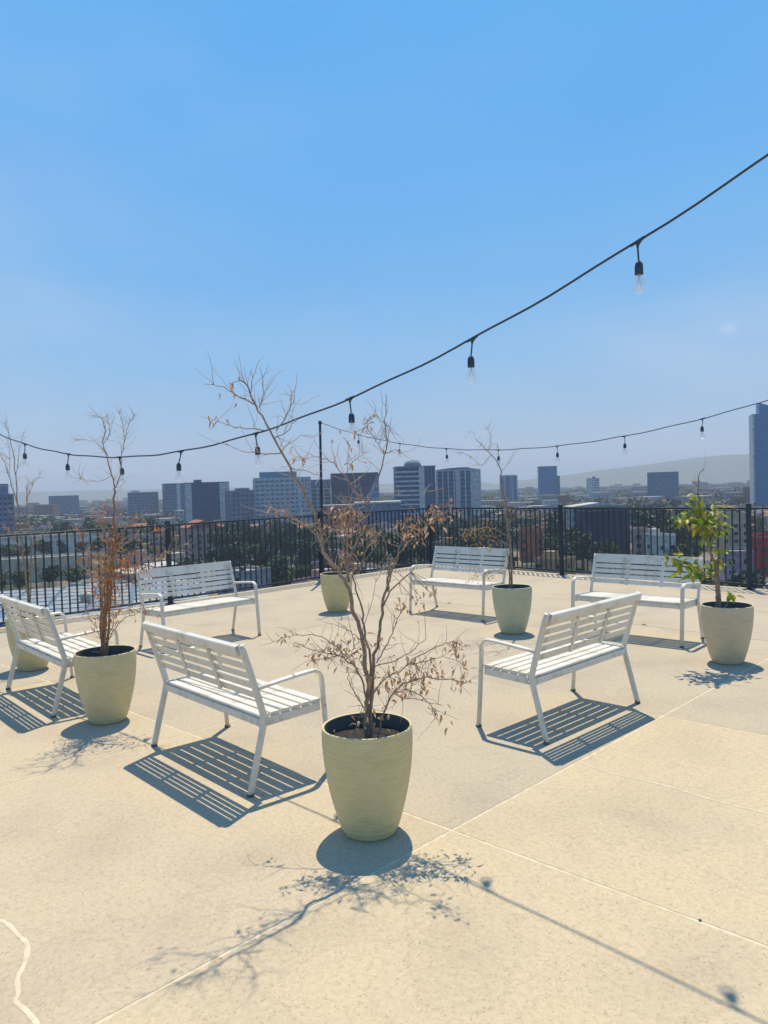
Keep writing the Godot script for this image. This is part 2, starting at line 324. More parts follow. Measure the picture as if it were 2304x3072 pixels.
# ---------------------------------------------------------------- sky, sun and camera
func sky_picture() -> ImageTexture:
	# linear colours by elevation in degrees, the same all the way round, and a few thin wisps of cloud
	var stops := [[-90.0, Color(0.30, 0.31, 0.32)], [-4.0, Color(0.34, 0.38, 0.44)], [0.0, Color(0.48, 0.55, 0.66)], [2.0, Color(0.45, 0.54, 0.69)], [5.0, Color(0.345, 0.52, 0.73)], [9.0, Color(0.25, 0.485, 0.785)], [15.0, Color(0.172, 0.435, 0.80)], [24.0, Color(0.132, 0.405, 0.81)], [33.0, Color(0.118, 0.395, 0.81)], [60.0, Color(0.092, 0.275, 0.67)], [90.0, Color(0.085, 0.23, 0.61)]]
	var w := 1024; var h := 512
	var im := Image.create(w, h, false, Image.FORMAT_RGBF)
	var n := FastNoiseLite.new(); n.seed = 11; n.frequency = 1.1; n.fractal_octaves = 4
	for y in h:
		var el := 90.0 - 180.0 * (y + 0.5) / h
		var c: Color = stops[0][1]
		for i in stops.size() - 1:
			if el >= stops[i][0] and el <= stops[i + 1][0]:
				c = stops[i][1].lerp(stops[i + 1][1], smoothstep(0.0, 1.0, (el - stops[i][0]) / (stops[i + 1][0] - stops[i][0])) * 0.4 + 0.6 * (el - stops[i][0]) / (stops[i + 1][0] - stops[i][0]))
		for x in w:
			var az := wrapf(TAU * (x + 0.5) / w, -PI, PI)   # the first column looks along -z
			var d := Vector3(sin(az) * cos(deg_to_rad(el)), sin(deg_to_rad(el)), -cos(az) * cos(deg_to_rad(el)))
			var v := n.get_noise_3d(d.x * 2.0, d.y * 5.0, d.z * 2.0)
			var k: float = 1.0 + 0.05 * v
			var o := Color(c.r * (k + 0.04 * v), c.g * k, c.b)
			# thin high veils, thicker to the left and low on the right
			var wisp: float = 0.55 + 0.9 * n.get_noise_3d(d.x * 3.0 + 7.0, d.y * 9.0, d.z * 3.0)
			var veil: float = (0.32 * exp(-pow((rad_to_deg(az) + 30.0) / 13.0, 2) - pow((el - 14.0) / 11.0, 2)) + 0.42 * exp(-pow((rad_to_deg(az) - 26.0) / 13.0, 2) - pow((el - 8.0) / 6.0, 2)) + 0.16 * max(0.0, n.get_noise_3d(d.x * 1.3, d.y * 3.0 + 4.0, d.z * 1.3))) * clampf(wisp, 0.0, 1.2)
			o = o.lerp(Color(0.52, 0.62, 0.76), clampf(veil, 0.0, 0.6))
			var puff: float = exp(-pow((rad_to_deg(az) - 24.4) / 0.42, 2) - pow((el - 9.85) / 0.2, 2)) * (0.6 + 0.8 * n.get_noise_2d(x * 0.5, y * 0.9))
			im.set_pixel(x, y, o.lerp(Color(0.75, 0.8, 0.9), clamp(puff * 1.1, 0.0, 0.6)))
	return ImageTexture.create_from_image(im)

func set_camera_and_light() -> void:
	var cam := Camera3D.new()
	cam.name = "camera"
	add_child(cam)
	cam.position = Vector3(0, 1.65, 0)
	cam.rotation = Vector3(deg_to_rad(-1.83), 0, deg_to_rad(-1.785))
	cam.fov = 67.42
	cam.near = 0.05
	cam.far = 20000
	cam.current = true
	var e := Environment.new()
	e.background_mode = Environment.BG_SKY
	var sky := Sky.new()
	var pan := PanoramaSkyMaterial.new()
	pan.panorama = sky_picture()
	sky.sky_material = pan
	e.sky = sky
	e.tonemap_mode = Environment.TONE_MAPPER_LINEAR
	e.tonemap_exposure = 1.1
	e.sdfgi_enabled = true; e.ssao_enabled = true; e.ssil_enabled = true
	e.fog_enabled = true
	e.fog_density = 0.00023
	e.fog_light_color = Color(0.90, 0.95, 1.0)
	var we := WorldEnvironment.new()
	we.name = "world_environment"
	we.environment = e
	add_child(we)
	var sun := DirectionalLight3D.new()
	sun.name = "sun"
	add_child(sun)
	sun.look_at_from_position(Vector3(0, 30, 0), Vector3(0, 30, 0) + Vector3(SHADOW.x, -1, SHADOW.y), Vector3.UP)
	sun.light_energy = 1.6
	sun.light_color = Color(1.0, 0.94, 0.83)
	sun.light_angular_distance = 0.53
	sun.shadow_enabled = true

# ---------------------------------------------------------------- materials
func make_materials() -> void:
	# speckled exposed-aggregate screed: short dark and pale grains on a cream ground
	var sz := 1024
	var im := Image.create(sz, sz, false, Image.FORMAT_RGB8)
	var bytes := PackedByteArray(); bytes.resize(sz * sz * 3)
	var n := FastNoiseLite.new(); n.seed = 3; n.frequency = 0.045; n.fractal_octaves = 3
	var base := n.get_seamless_image(sz, sz).get_data()
	for i in sz * sz:
		var v: float = 0.955 + (base[i] / 255.0 - 0.5) * 0.08 + rng.randf_range(-0.02, 0.02)
		bytes[3 * i] = int(clamp(v, 0, 1) * 255); bytes[3 * i + 1] = int(clamp(v * 0.992, 0, 1) * 255); bytes[3 * i + 2] = int(clamp(v * 0.975, 0, 1) * 255)
	for k in 24000:
		var x := rng.randf() * sz; var y := rng.randf() * sz
		var a := rng.randf() * TAU; var bend := rng.randf_range(-0.3, 0.3)
		var wide := rng.randi_range(1, 3)
		var dark: float = rng.randf_range(0.90, 0.97) if rng.randf() < 0.7 else rng.randf_range(1.02, 1.05)
		for q in rng.randi_range(2, 6):
			x += cos(a) * 1.3; y += sin(a) * 1.3; a += bend
			for u in wide:
				for v in wide:
					var at: int = (posmod(int(y) + v, sz) * sz + posmod(int(x) + u, sz)) * 3
					var f := lerpf(1.0, dark, 0.5)
					for c in 3: bytes[at + c] = int(clampf(bytes[at + c] * (f - 0.006 * c if dark < 1.0 else f), 150, 255))
	im = Image.create_from_data(sz, sz, false, Image.FORMAT_RGB8, bytes)
	var speckle := ImageTexture.create_from_image(im)
	var stains := noise_tex(512, 0.011, [[0.0, Color(0.92, 0.915, 0.91)], [0.30, Color(0.965, 0.962, 0.96)], [0.41, Color(0.975, 0.973, 0.97)], [0.425, Color(0.945, 0.94, 0.93)], [0.45, Color(0.985, 0.983, 0.975)], [0.60, Color(0.99, 0.988, 0.98)], [0.615, Color(0.97, 0.966, 0.955)], [0.64, Color(0.995, 0.993, 0.98)], [1.0, Color(1.0, 0.995, 0.97)]], 21, 5)
	var tones := [[0.56, 0.475, 0.335], [0.53, 0.455, 0.335], [0.475, 0.418, 0.322], [0.49, 0.428, 0.33]]
	for i in 4:
		var m := mat("floor%d" % i, lin(tones[i][0], tones[i][1], tones[i][2]), 0.88)
		m.albedo_texture = speckle
		m.uv1_triplanar = true; m.uv1_world_triplanar = true
		m.uv1_scale = Vector3.ONE * (0.62 + 0.05 * i)
		m.uv1_offset = Vector3(0.13, 0.2, 0.37) * i
		m.detail_enabled = true
		m.detail_albedo = stains
		m.detail_blend_mode = BaseMaterial3D.BLEND_MODE_MUL
		m.detail_uv_layer = BaseMaterial3D.DETAIL_UV_2
		m.uv2_triplanar = true; m.uv2_world_triplanar = true
		m.uv2_scale = Vector3.ONE * 0.19
		m.uv2_offset = Vector3(0.31, 0.0, 0.17) * i
		m.heightmap_enabled = true
		m.heightmap_texture = speckle
		m.heightmap_scale = 0.12
	var j := mat("joint", lin(0.69, 0.605, 0.45), 0.8)
	j.albedo_texture = noise_tex(256, 0.03, [[0.0, Color(0.86, 0.84, 0.8)], [1.0, Color(1, 1, 1)]], 8)
	j.uv1_triplanar = true; j.uv1_world_triplanar = true; j.uv1_scale = Vector3.ONE * 1.7
	# bench enamel, pots, plants
	var paint := mat("paint", lin(0.70, 0.665, 0.575), 0.42)
	paint.albedo_texture = noise_tex(256, 0.02, [[0.0, Color(0.78, 0.75, 0.70)], [0.12, Color(0.88, 0.865, 0.83)], [0.26, Color(0.955, 0.95, 0.935)], [0.45, Color(0.98, 0.975, 0.965)], [1.0, Color(1, 1, 1)]], 31, 6)
	paint.uv1_triplanar = true; paint.uv1_scale = Vector3.ONE * 1.3
	mat("foot", lin(0.10, 0.10, 0.10), 0.7)
	mat("bolt", lin(0.45, 0.45, 0.43), 0.35, 0.8)
	var pots := [[0.62, 0.52, 0.265], [0.61, 0.515, 0.275], [0.58, 0.48, 0.30], [0.48, 0.48, 0.315]]
	var weather := noise_tex(512, 0.016, [[0.0, Color(0.93, 0.925, 0.91)], [0.3, Color(0.965, 0.96, 0.955)], [0.5, Color(0.98, 0.98, 0.975)], [0.62, Color(1, 1, 1)], [0.64, Color(0.97, 0.967, 0.96)], [0.68, Color(1, 1, 1)], [1.0, Color(1, 1, 1)]], 41, 5)
	for i in pots.size():
		var p := mat("pot%d" % i, lin(pots[i][0], pots[i][1], pots[i][2]), 0.62)
		p.albedo_texture = weather
		p.uv1_triplanar = true; p.uv1_scale = Vector3(1.1, 1.6, 1.1)
	var soil := mat("soil", lin(0.034, 0.031, 0.030), 0.95)
	soil.albedo_texture = noise_tex(256, 0.06, [[0.0, Color(0.5, 0.5, 0.5)], [1.0, Color(1, 1, 1)]], 51)
	soil.uv1_triplanar = true; soil.uv1_scale = Vector3.ONE * 3
	mat("shaded_inner_wall", lin(0.085, 0.095, 0.09), 0.8)  # inner wall of the pots, the shade inside put into its colour
	var bark := mat("bark", lin(0.47, 0.36, 0.26), 0.9)
	bark.albedo_texture = noise_tex(256, 0.04, [[0.0, Color(0.55, 0.52, 0.5)], [1.0, Color(1, 1, 1)]], 61)
	bark.uv1_triplanar = true; bark.uv1_scale = Vector3(9, 3, 9)
	mat("bark_red", lin(0.30, 0.155, 0.085), 0.9)
	mat("twig", lin(0.42, 0.33, 0.25), 0.9)
	var browns := [[0.46, 0.26, 0.13], [0.50, 0.27, 0.115], [0.38, 0.20, 0.10], [0.56, 0.36, 0.20], [0.46, 0.18, 0.055], [0.54, 0.235, 0.05], [0.40, 0.26, 0.07], [0.60, 0.40, 0.27]]
	for i in browns.size():
		var l := mat("dry%d" % i, lin(browns[i][0], browns[i][1], browns[i][2]), 0.75)
		l.backlight_enabled = true; l.backlight = lin(browns[i][0] * 0.4, browns[i][1] * 0.4, browns[i][2] * 0.4)
	var greens := [[0.12, 0.18, 0.018], [0.19, 0.24, 0.02], [0.28, 0.31, 0.025], [0.07, 0.12, 0.018], [0.30, 0.25, 0.03]]
	for i in greens.size():
		var l := mat("green%d" % i, lin(greens[i][0], greens[i][1], greens[i][2]), 0.5)
		l.backlight_enabled = true; l.backlight = lin(greens[i][0] * 0.9, greens[i][1] * 0.9, greens[i][2] * 0.5)
	# fence, cables, lamps
	mat("iron", lin(0.018, 0.030, 0.048), 0.45)
	mat("rubber", lin(0.018, 0.045, 0.08), 0.55)
	var gl := mat("bulb", Color(0.93, 0.95, 1.0, 0.22), 0.03)
	gl.transparency = BaseMaterial3D.TRANSPARENCY_ALPHA
	mat("filament", lin(0.6, 0.5, 0.35), 0.3, 0.7)
	# town
	var grime := noise_tex(512, 0.012, [[0.0, Color(0.62, 0.60, 0.58)], [0.4, Color(0.86, 0.85, 0.83)], [1.0, Color(1, 1, 1)]], 71, 6)
	var walls := {"white": [0.68, 0.66, 0.60], "cream": [0.58, 0.50, 0.37], "pink": [0.52, 0.34, 0.30], "mauve": [0.46, 0.34, 0.42], "grey": [0.36, 0.36, 0.36], "ochre": [0.48, 0.30, 0.14], "brick": [0.48, 0.15, 0.075], "tile": [0.36, 0.14, 0.08], "slab": [0.38, 0.36, 0.34], "pale_roof": [0.60, 0.60, 0.57], "navy": [0.022, 0.038, 0.095], "concrete": [0.40, 0.40, 0.41], "hazed_white": [0.54, 0.60, 0.66], "hazed_grey": [0.12, 0.21, 0.33], "hazed_purple": [0.19, 0.24, 0.36], "hazed_blue": [0.06, 0.22, 0.38], "red": [0.42, 0.035, 0.03], "brown": [0.22, 0.13, 0.09], "beige": [0.52, 0.42, 0.30], "blue": [0.05, 0.13, 0.34], "roof_blue": [0.27, 0.33, 0.38]}  # tower tones have the blue of distance haze mixed into their colour
	for k in walls:
		var c: Array = walls[k]
		var m := mat(k, lin(c[0], c[1], c[2]), 0.85)
		m.albedo_texture = grime
		m.uv1_triplanar = true; m.uv1_world_triplanar = true; m.uv1_scale = Vector3.ONE * 0.045
	mat("window", lin(0.035, 0.045, 0.06), 0.12)
	mat("glass_dark", lin(0.004, 0.06, 0.16), 0.2)  # tower glass: its own blue plus haze tint put into the colour
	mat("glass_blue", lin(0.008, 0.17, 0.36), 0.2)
	mat("glass_teal", lin(0.03, 0.10, 0.16), 0.2)
	for k in ["glass_dark", "glass_blue", "glass_teal"]:
		M[k].roughness = 0.4
		M[k].metallic_specular = 0.25
	mat("tank", lin(0.02, 0.02, 0.022), 0.5)
	mat("asphalt", lin(0.06, 0.06, 0.065), 0.9)
	mat("trunk", lin(0.10, 0.07, 0.05), 0.9)
	for k in [["leafA", 1.0], ["leafB", 1.0]]:
		var t := mat(k[0], Color.WHITE, 0.7)
		t.vertex_color_use_as_albedo = true
		t.backlight_enabled = true; t.backlight = lin(0.02, 0.03, 0.008)
	var town := mat("town_tint", Color.WHITE, 0.85)
	town.vertex_color_use_as_albedo = true
	var land := mat("land", lin(0.20, 0.185, 0.15), 0.95)
	land.albedo_texture = noise_tex(512, 0.01, [[0.0, Color(0.25, 0.33, 0.22)], [0.45, Color(0.42, 0.46, 0.34)], [0.6, Color(0.85, 0.82, 0.78)], [1.0, Color(1, 0.97, 0.92)]], 81, 6)
	land.uv1_triplanar = true; land.uv1_world_triplanar = true; land.uv1_scale = Vector3.ONE * 0.004
	mat("hill", lin(0.10, 0.105, 0.065), 0.95)

# ---------------------------------------------------------------- terrace
func run_point(dir: Vector2, s: float, out := 0.0) -> Vector3:
	var p := CORNER + dir * s
	return Vector3(p.x, 0, p.y)

func ribbon(pts: Array, w: float, y: float, wob := 0.25) -> ArrayMesh:
	var s := begin()
	var path := smooth_path(pts, 6)
	var l := []; var r := []
	for i in path.size():
		var d: Vector3 = (path[min(i + 1, path.size() - 1)] - path[max(0, i - 1)]).normalized()
		var side := Vector3(-d.z, 0, d.x) * w / 2 * (1.0 + rng.randf_range(-wob, wob))
		l.append(path[i] + side + Vector3(0, y, 0)); r.append(path[i] - side + Vector3(0, y, 0))
	for i in path.size() - 1:
		var m0: Vector3 = (l[i] + r[i]) / 2 + Vector3(0, 0.0012, 0); var m1: Vector3 = (l[i + 1] + r[i + 1]) / 2 + Vector3(0, 0.0012, 0)
		quad(s, l[i], l[i + 1], m1, m0); quad(s, m0, m1, r[i + 1], r[i])
	return done(s)

func make_terrace() -> void:
	var edge := 0.16
	var nl := Vector2(-0.733, -0.68); var nr := Vector2(0.751, -0.66)
	var tip := CORNER + (nl + nr) * edge * 1.0
	var poly := PackedVector2Array([tip, CORNER + RIGHT_RUN * 21.0 + nr * edge, Vector2(14.8, 7.0), Vector2(-15.0, 7.0), CORNER + LEFT_RUN * 22.5 + nl * edge])
	var ids := Geometry2D.triangulate_polygon(poly)
	var s := begin()
	for i in range(0, ids.size(), 3):
		var t := [poly[ids[i]], poly[ids[i + 1]], poly[ids[i + 2]]]
		tri(s, Vector3(t[0].x, -0.0014, t[0].y), Vector3(t[1].x, -0.0014, t[1].y), Vector3(t[2].x, -0.0014, t[2].y))
	for i in poly.size():
		var a := poly[i]; var b := poly[(i + 1) % poly.size()]
		quad(s, Vector3(a.x, -0.0014, a.y), Vector3(b.x, -0.0014, b.y), Vector3(b.x, -0.4, b.y), Vector3(a.x, -0.4, a.y))
	var floor_ := struct("terrace_floor", done(s), M.joint)
	# screed panels, a joint of about a centimetre between them
	var cell := 2.33; var gap := 0.0075
	for i in range(-6, 9):
		for j in range(-7, 6):
			var q := PackedVector2Array()
			for c in [[0, 0], [1, 0], [1, 1], [0, 1]]:
				var u: float = 2.80 + (i + c[0]) * cell + (gap if c[0] == 0 else -gap)
				var v: float = -2.32 + (j + c[1]) * cell + (gap if c[1] == 0 else -gap)
				q.append(E1 * u + E2 * v)
			for piece in Geometry2D.intersect_polygons(q, poly):
				var centre := Vector2.ZERO
				for p in piece: centre += p / piece.size()
				if centre.length() > 24.0: continue
				var p_ids := Geometry2D.triangulate_polygon(piece)
				if p_ids.is_empty(): continue
				var ps := begin()
				for k in range(0, p_ids.size(), 3):
					var t := [piece[p_ids[k]], piece[p_ids[k + 1]], piece[p_ids[k + 2]]]
					tri(ps, Vector3(t[0].x, 0, t[0].y), Vector3(t[1].x, 0, t[1].y), Vector3(t[2].x, 0, t[2].y))
				for k in piece.size():
					var a: Vector2 = piece[k]; var b: Vector2 = piece[(k + 1) % piece.size()]
					quad(ps, Vector3(a.x, 0, a.y), Vector3(b.x, 0, b.y), Vector3(b.x, -0.0012, b.y), Vector3(a.x, -0.0012, a.y))
				var tone: int = posmod(i * 3 + j * 5 + 7, 4)
				if i == 0 and j == -1: tone = 2
				if i <= -1 and j >= -1 or i == 0 and j == 0: tone = 0 if j == 0 else 1
				if centre.y < -5.4: tone = 2 + posmod(i + j, 2)
				elif j <= -2: tone = 1
				part("panel", done(ps), M["floor%d" % tone], floor_)
	# old cracks filled with pale mortar
	var cracks := [[[-1.61, -2.98], [-1.56, -2.96], [-1.51, -2.93], [-1.43, -2.85], [-1.37, -2.79], [-1.33, -2.69], [-1.31, -2.59], [-1.27, -2.51], [-1.26, -2.47], [-1.2, -2.42], [-1.14, -2.36], [-1.08, -2.29]], [[1.12, -4.43], [1.24, -4.27], [1.42, -4.12], [1.51, -4.03], [1.65, -3.86], [1.81, -3.71], [1.95, -3.56], [2.2, -3.3]]]
	for n in cracks.size():
		var pts := []
		for p in cracks[n]: pts.append(Vector3(p[0], 0, p[1]))
		part("crack_filler", ribbon(pts, [0.017, 0.012][n], 0.0010), M.joint, floor_)
	# the storeys below the terrace
	var b := begin()
	for i in poly.size():
		var a := poly[i]; var c := poly[(i + 1) % poly.size()]
		quad(b, Vector3(a.x, -0.4, a.y), Vector3(c.x, -0.4, c.y), Vector3(c.x, GROUND, c.y), Vector3(a.x, GROUND, a.y))
	struct("terrace_building_wall", done(b), M.slab)

func make_fence(dir: Vector2, length: float, posts: Array, label: String) -> void:
	var f := thing("picket_fence", label, "fence", run_point(dir, 0), atan2(-dir.y, dir.x), "black fences round the terrace")
	var post := begin(); bar(post, Vector3(0, 0, 0), Vector3(0, 1.25, 0), 0.062, 0.062, Vector3(0, 0, 1), 0.006)
	var post_mesh := done(post)
	var plate := begin(); box(plate, Vector3(0, 0.006, 0), Vector3(0.13, 0.012, 0.13)); var plate_mesh := done(plate)
	for x in posts:
		var p := part("post", post_mesh, M.iron, f, Vector3(x, 0, 0))
		part("base_plate", plate_mesh, M.iron, p)
	for y in [1.185, 0.075]:
		var s := begin()
		bar(s, Vector3(0.0, y, 0), Vector3(length, y, 0), 0.030, 0.028, Vector3.UP, 0.004)
		part("rail", done(s), M.iron, f)
	var pk := begin(); bar(pk, Vector3(0, 0.093, 0), Vector3(0, 1.167, 0), 0.0165, 0.022, Vector3(0, 0, 1), 0.002)
	var picket := done(pk)
	var x := 0.109
	while x < length:
		var clear := true
		for q in posts:
			if abs(q - x) < 0.045: clear = false
		if clear: part("picket", picket, M.iron, f, Vector3(x, 0, 0))
		x += 0.109

# ---------------------------------------------------------------- benches
func make_bench() -> Node3D:
	# x along the seat, +z to the front, origin on the floor below the front edge of the seat
	var t := thing("slatted_bench", "", "bench", Vector3.ZERO, 0.0, "white slatted metal benches on the terrace")
	t.set_meta("base_name", "slatted_bench")
	var ex := 0.609
	var seat_f := 0.423; var seat_r := 0.411; var rear := -0.412
	var lean := Vector3(0, 0.829 - 0.405, -0.525 + 0.398).normalized()   # up along the backrest
	var back_n := Vector3(0, -lean.z, lean.y)                            # out of its front face
	var hip := Vector3(0, 0.405, -0.398)
	for sx in [-1.0, 1.0]:
		var x: float = sx * (ex - 0.019)
		var s := begin(true)
		# rear leg and back upright: one bent bar
		var pts := smooth_path([Vector3(x, 0.012, -0.498), Vector3(x, 0.20, -0.448), Vector3(x, 0.36, -0.405), Vector3(x, 0.405, -0.398), Vector3(x, 0.46, -0.410), Vector3(x, 0.65, -0.467), Vector3(x, 0.827, -0.524)], 4)
		sweep(s, pts, oval(0.028, 0.042, 12), Vector3(0, 0.2, 1))
		part("rear_leg", done(s), M.paint, t)
		# front leg that turns into the armrest
		s = begin(true)
		var arm := [Vector3(x, 0.012, 0.046), Vector3(x, 0.2, 0.030), Vector3(x, 0.42, 0.012), Vector3(x, 0.545, 0.004)]
		for k in 7:
			var a := PI / 2 * (k + 1) / 7.0
			arm.append(Vector3(x, 0.545 + 0.062 * sin(a), 0.004 - 0.062 + 0.062 * cos(a)))
		arm.append_array([Vector3(x, 0.602, -0.16), Vector3(x, 0.590, -0.30), Vector3(x, 0.577, -0.432)])
		var dense := []
		for i in arm.size():
			dense.append(arm[i])
		sweep(s, dense, oval(0.042, 0.024, 12), Vector3(0, 0.3, 1))
		part("front_leg", done(s), M.paint, t)
		for z in [-0.499, 0.047]:
			s = begin(true)
			lathe(s, [Vector2(0, 0), Vector2(0.019, 0), Vector2(0.021, 0.004), Vector2(0.020, 0.014), Vector2(0, 0.014)], 14)
			part("foot_cap", done(s), M.foot, t, Vector3(x, 0, z))
		# side rail of the seat frame
		s = begin()
		bar(s, Vector3(sx * (ex - 0.045), seat_f - 0.036, -0.004), Vector3(sx * (ex - 0.045), seat_r - 0.036, rear), 0.024, 0.05, Vector3.UP)
		part("side_rail", done(s), M.paint, t)
		for q in [[-0.004, seat_f - 0.036], [rear + 0.012, seat_r - 0.036]]:
			s = begin(true)
			lathe(s, [Vector2(0, 0.004), Vector2(0.007, 0.003), Vector2(0.008, 0)], 10)
			var b := part("bolt", done(s), M.bolt, t, Vector3(sx * (ex + 0.0025), q[1] + 0.004, q[0] + 0.012 if q[0] > -0.1 else q[0] + 0.012))
			b.rotation.z = -sx * PI / 2
	for q in [[-0.012, seat_f - 0.033, 0.044], [rear + 0.008, seat_r - 0.033, 0.044]]:
		var s := begin()
		bar(s, Vector3(-ex + 0.058, q[1], q[0]), Vector3(ex - 0.058, q[1], q[0]), 0.024, q[2], Vector3.UP)
		part("seat_rail", done(s), M.paint, t)
	# six seat slats
	var depth := 0.412; var g := 0.013; var wd := (depth - 5 * g) / 6
	var sl := begin()
	bar(sl, Vector3(-ex + 0.036, 0, 0), Vector3(ex - 0.036, 0, 0), wd, 0.018, Vector3.UP, 0.004)
	var seat_slat := done(sl)
	for i in 6:
		var z := -wd / 2 - i * (wd + g) + 0.002
		var k := -z / depth
		part("seat_slat", seat_slat, M.paint, t, Vector3(0, lerp(seat_f, seat_r, k), z))
	# backrest: a wide folded top slat and four narrow ones
	var total := 0.327; var top_w := 0.096; var bg := 0.0145; var bw := (total - top_w - 4 * bg) / 4
	var at0 := 0.118   # distance from hip along the lean to the bottom slat
	for i in 4:
		var c := hip + lean * (at0 + bw / 2 + i * (bw + bg))
		var s := begin()
		bar(s, Vector3(-ex + 0.032, 0, 0), Vector3(ex - 0.032, 0, 0), 0.0032, bw, lean, 0.001)
		part("back_slat", done(s), M.paint, t, c)
	var c2 := hip + lean * (at0 + total - top_w / 2)
	var s2 := begin()
	bar(s2, Vector3(-ex + 0.032, 0, 0), Vector3(ex - 0.032, 0, 0), 0.0032, top_w, lean, 0.001)
	var tp := part("top_slat", done(s2), M.paint, t, c2)
	s2 = begin()
	bar(s2, Vector3(-ex + 0.03, 0, 0) + lean * (top_w / 2 - 0.027) - back_n * 0.0165, Vector3(ex - 0.03, 0, 0) + lean * (top_w / 2 - 0.027) - back_n * 0.0165, 0.036, 0.054, lean, 0.005)
	part("folded_lip", done(s2), M.paint, tp)
	for x in [-0.195, 0.195]:
		var s := begin()
		bar(s, hip + Vector3(x, 0, 0) + lean * (at0 - 0.006) - back_n * 0.0065, hip + Vector3(x, 0, 0) + lean * (at0 + total - 0.06) - back_n * 0.0065, 0.034, 0.009, back_n, 0.002)
		part("back_strap", done(s), M.paint, t)
		s = begin()
		bar(s, Vector3(x, seat_f - 0.016, -0.02), Vector3(x, seat_r - 0.016, rear + 0.02), 0.034, 0.012, Vector3.UP, 0.002)
		part("seat_strap", done(s), M.paint, t)
	return t

# ---------------------------------------------------------------- potted shrubs
func make_pot(parent: Node3D, m: Material, soil_h := 0.445) -> void:
	var outline := [Vector2(0.126, 0.004), Vector2(0.140, 0.035), Vector2(0.155, 0.08), Vector2(0.174, 0.15), Vector2(0.191, 0.225), Vector2(0.204, 0.30), Vector2(0.2125, 0.375), Vector2(0.217, 0.45), Vector2(0.2165, 0.505)]
	var prof := [Vector2(0, 0.0), Vector2(0.118, 0.0), Vector2(0.126, 0.004)]
	# fine turned ribs on the outside
	var y := 0.012
	while y < 0.497:
		var r := 0.0
		for i in outline.size() - 1:
			if y >= outline[i].y and y <= outline[i + 1].y:
				var a: Vector2 = outline[max(0, i - 1)]; var b: Vector2 = outline[min(outline.size() - 1, i + 2)]
				r = outline[i].cubic_interpolate(outline[i + 1], a, b, (y - outline[i].y) / (outline[i + 1].y - outline[i].y)).x
		prof.append(Vector2(r + 0.0012 * sin(y * TAU / 0.0125) + 0.0005 * sin(y * 211.0), y))
		y += 0.0031
	prof.append_array([Vector2(0.2165, 0.503), Vector2(0.2175, 0.509), Vector2(0.2155, 0.5145), Vector2(0.2105, 0.516), Vector2(0.2055, 0.5125)])
	var s := begin(true)
	lathe(s, prof, 72)
	var pot := part("pot", done(s), m, parent)
	s = begin(true)
	lathe(s, [Vector2(0.2055, 0.5125), Vector2(0.2035, 0.503), Vector2(0.2005, soil_h - 0.02)], 72)
	part("shaded_inner_wall", done(s), M.shaded_inner_wall, pot)  # inside of the pot wall, coloured dark for its shade
	s = begin(true)
	var n := FastNoiseLite.new(); n.seed = 9; n.frequency = 18.0
	var rings := 7; var seg := 30
	for i in rings:
		for j in seg:
			var q := []
			for c in [[i, j], [i, j + 1], [i + 1, j + 1], [i + 1, j]]:
				var r: float = 0.2005 * c[0] / rings; var a: float = TAU * c[1] / seg
				var p := Vector3(cos(a) * r, 0, sin(a) * r)
				p.y = soil_h + (0.010 * n.get_noise_2d(p.x, p.z) if c[0] < rings else 0.0)
				q.append(p)
			quad(s, q[0], q[1], q[2], q[3])
	part("soil", done(s), M.soil, pot)

func leaf_mesh(l: float, w: float, curl: float, fold: float) -> ArrayMesh:
	# a pointed leaf along +x, folded along its midrib and curled down at the tip
	var s := begin()
	var n := 4
	var rows := []
	for i in n + 1:
		var t := float(i) / n
		var half: float = w / 2 * sin(PI * pow(t, 0.8)) if i > 0 and i < n else 0.0
		var a := curl * t
		var c := Vector3(l * t * cos(a * 0.5), -l * t * sin(a * 0.5) , 0)
		rows.append([c + Vector3(0, half * fold, half), c, c + Vector3(0, half * fold, -half)])
	for i in n:
		var p: Array = rows[i]; var q: Array = rows[i + 1]
		if i > 0:
			tri(s, p[0], p[1], q[1])
			tri(s, p[1], p[2], q[1])
		if i < n - 1:
			tri(s, p[0] if i > 0 else p[1], q[1], q[0])
			tri(s, p[2] if i > 0 else p[1], q[2], q[1])
	return done(s)

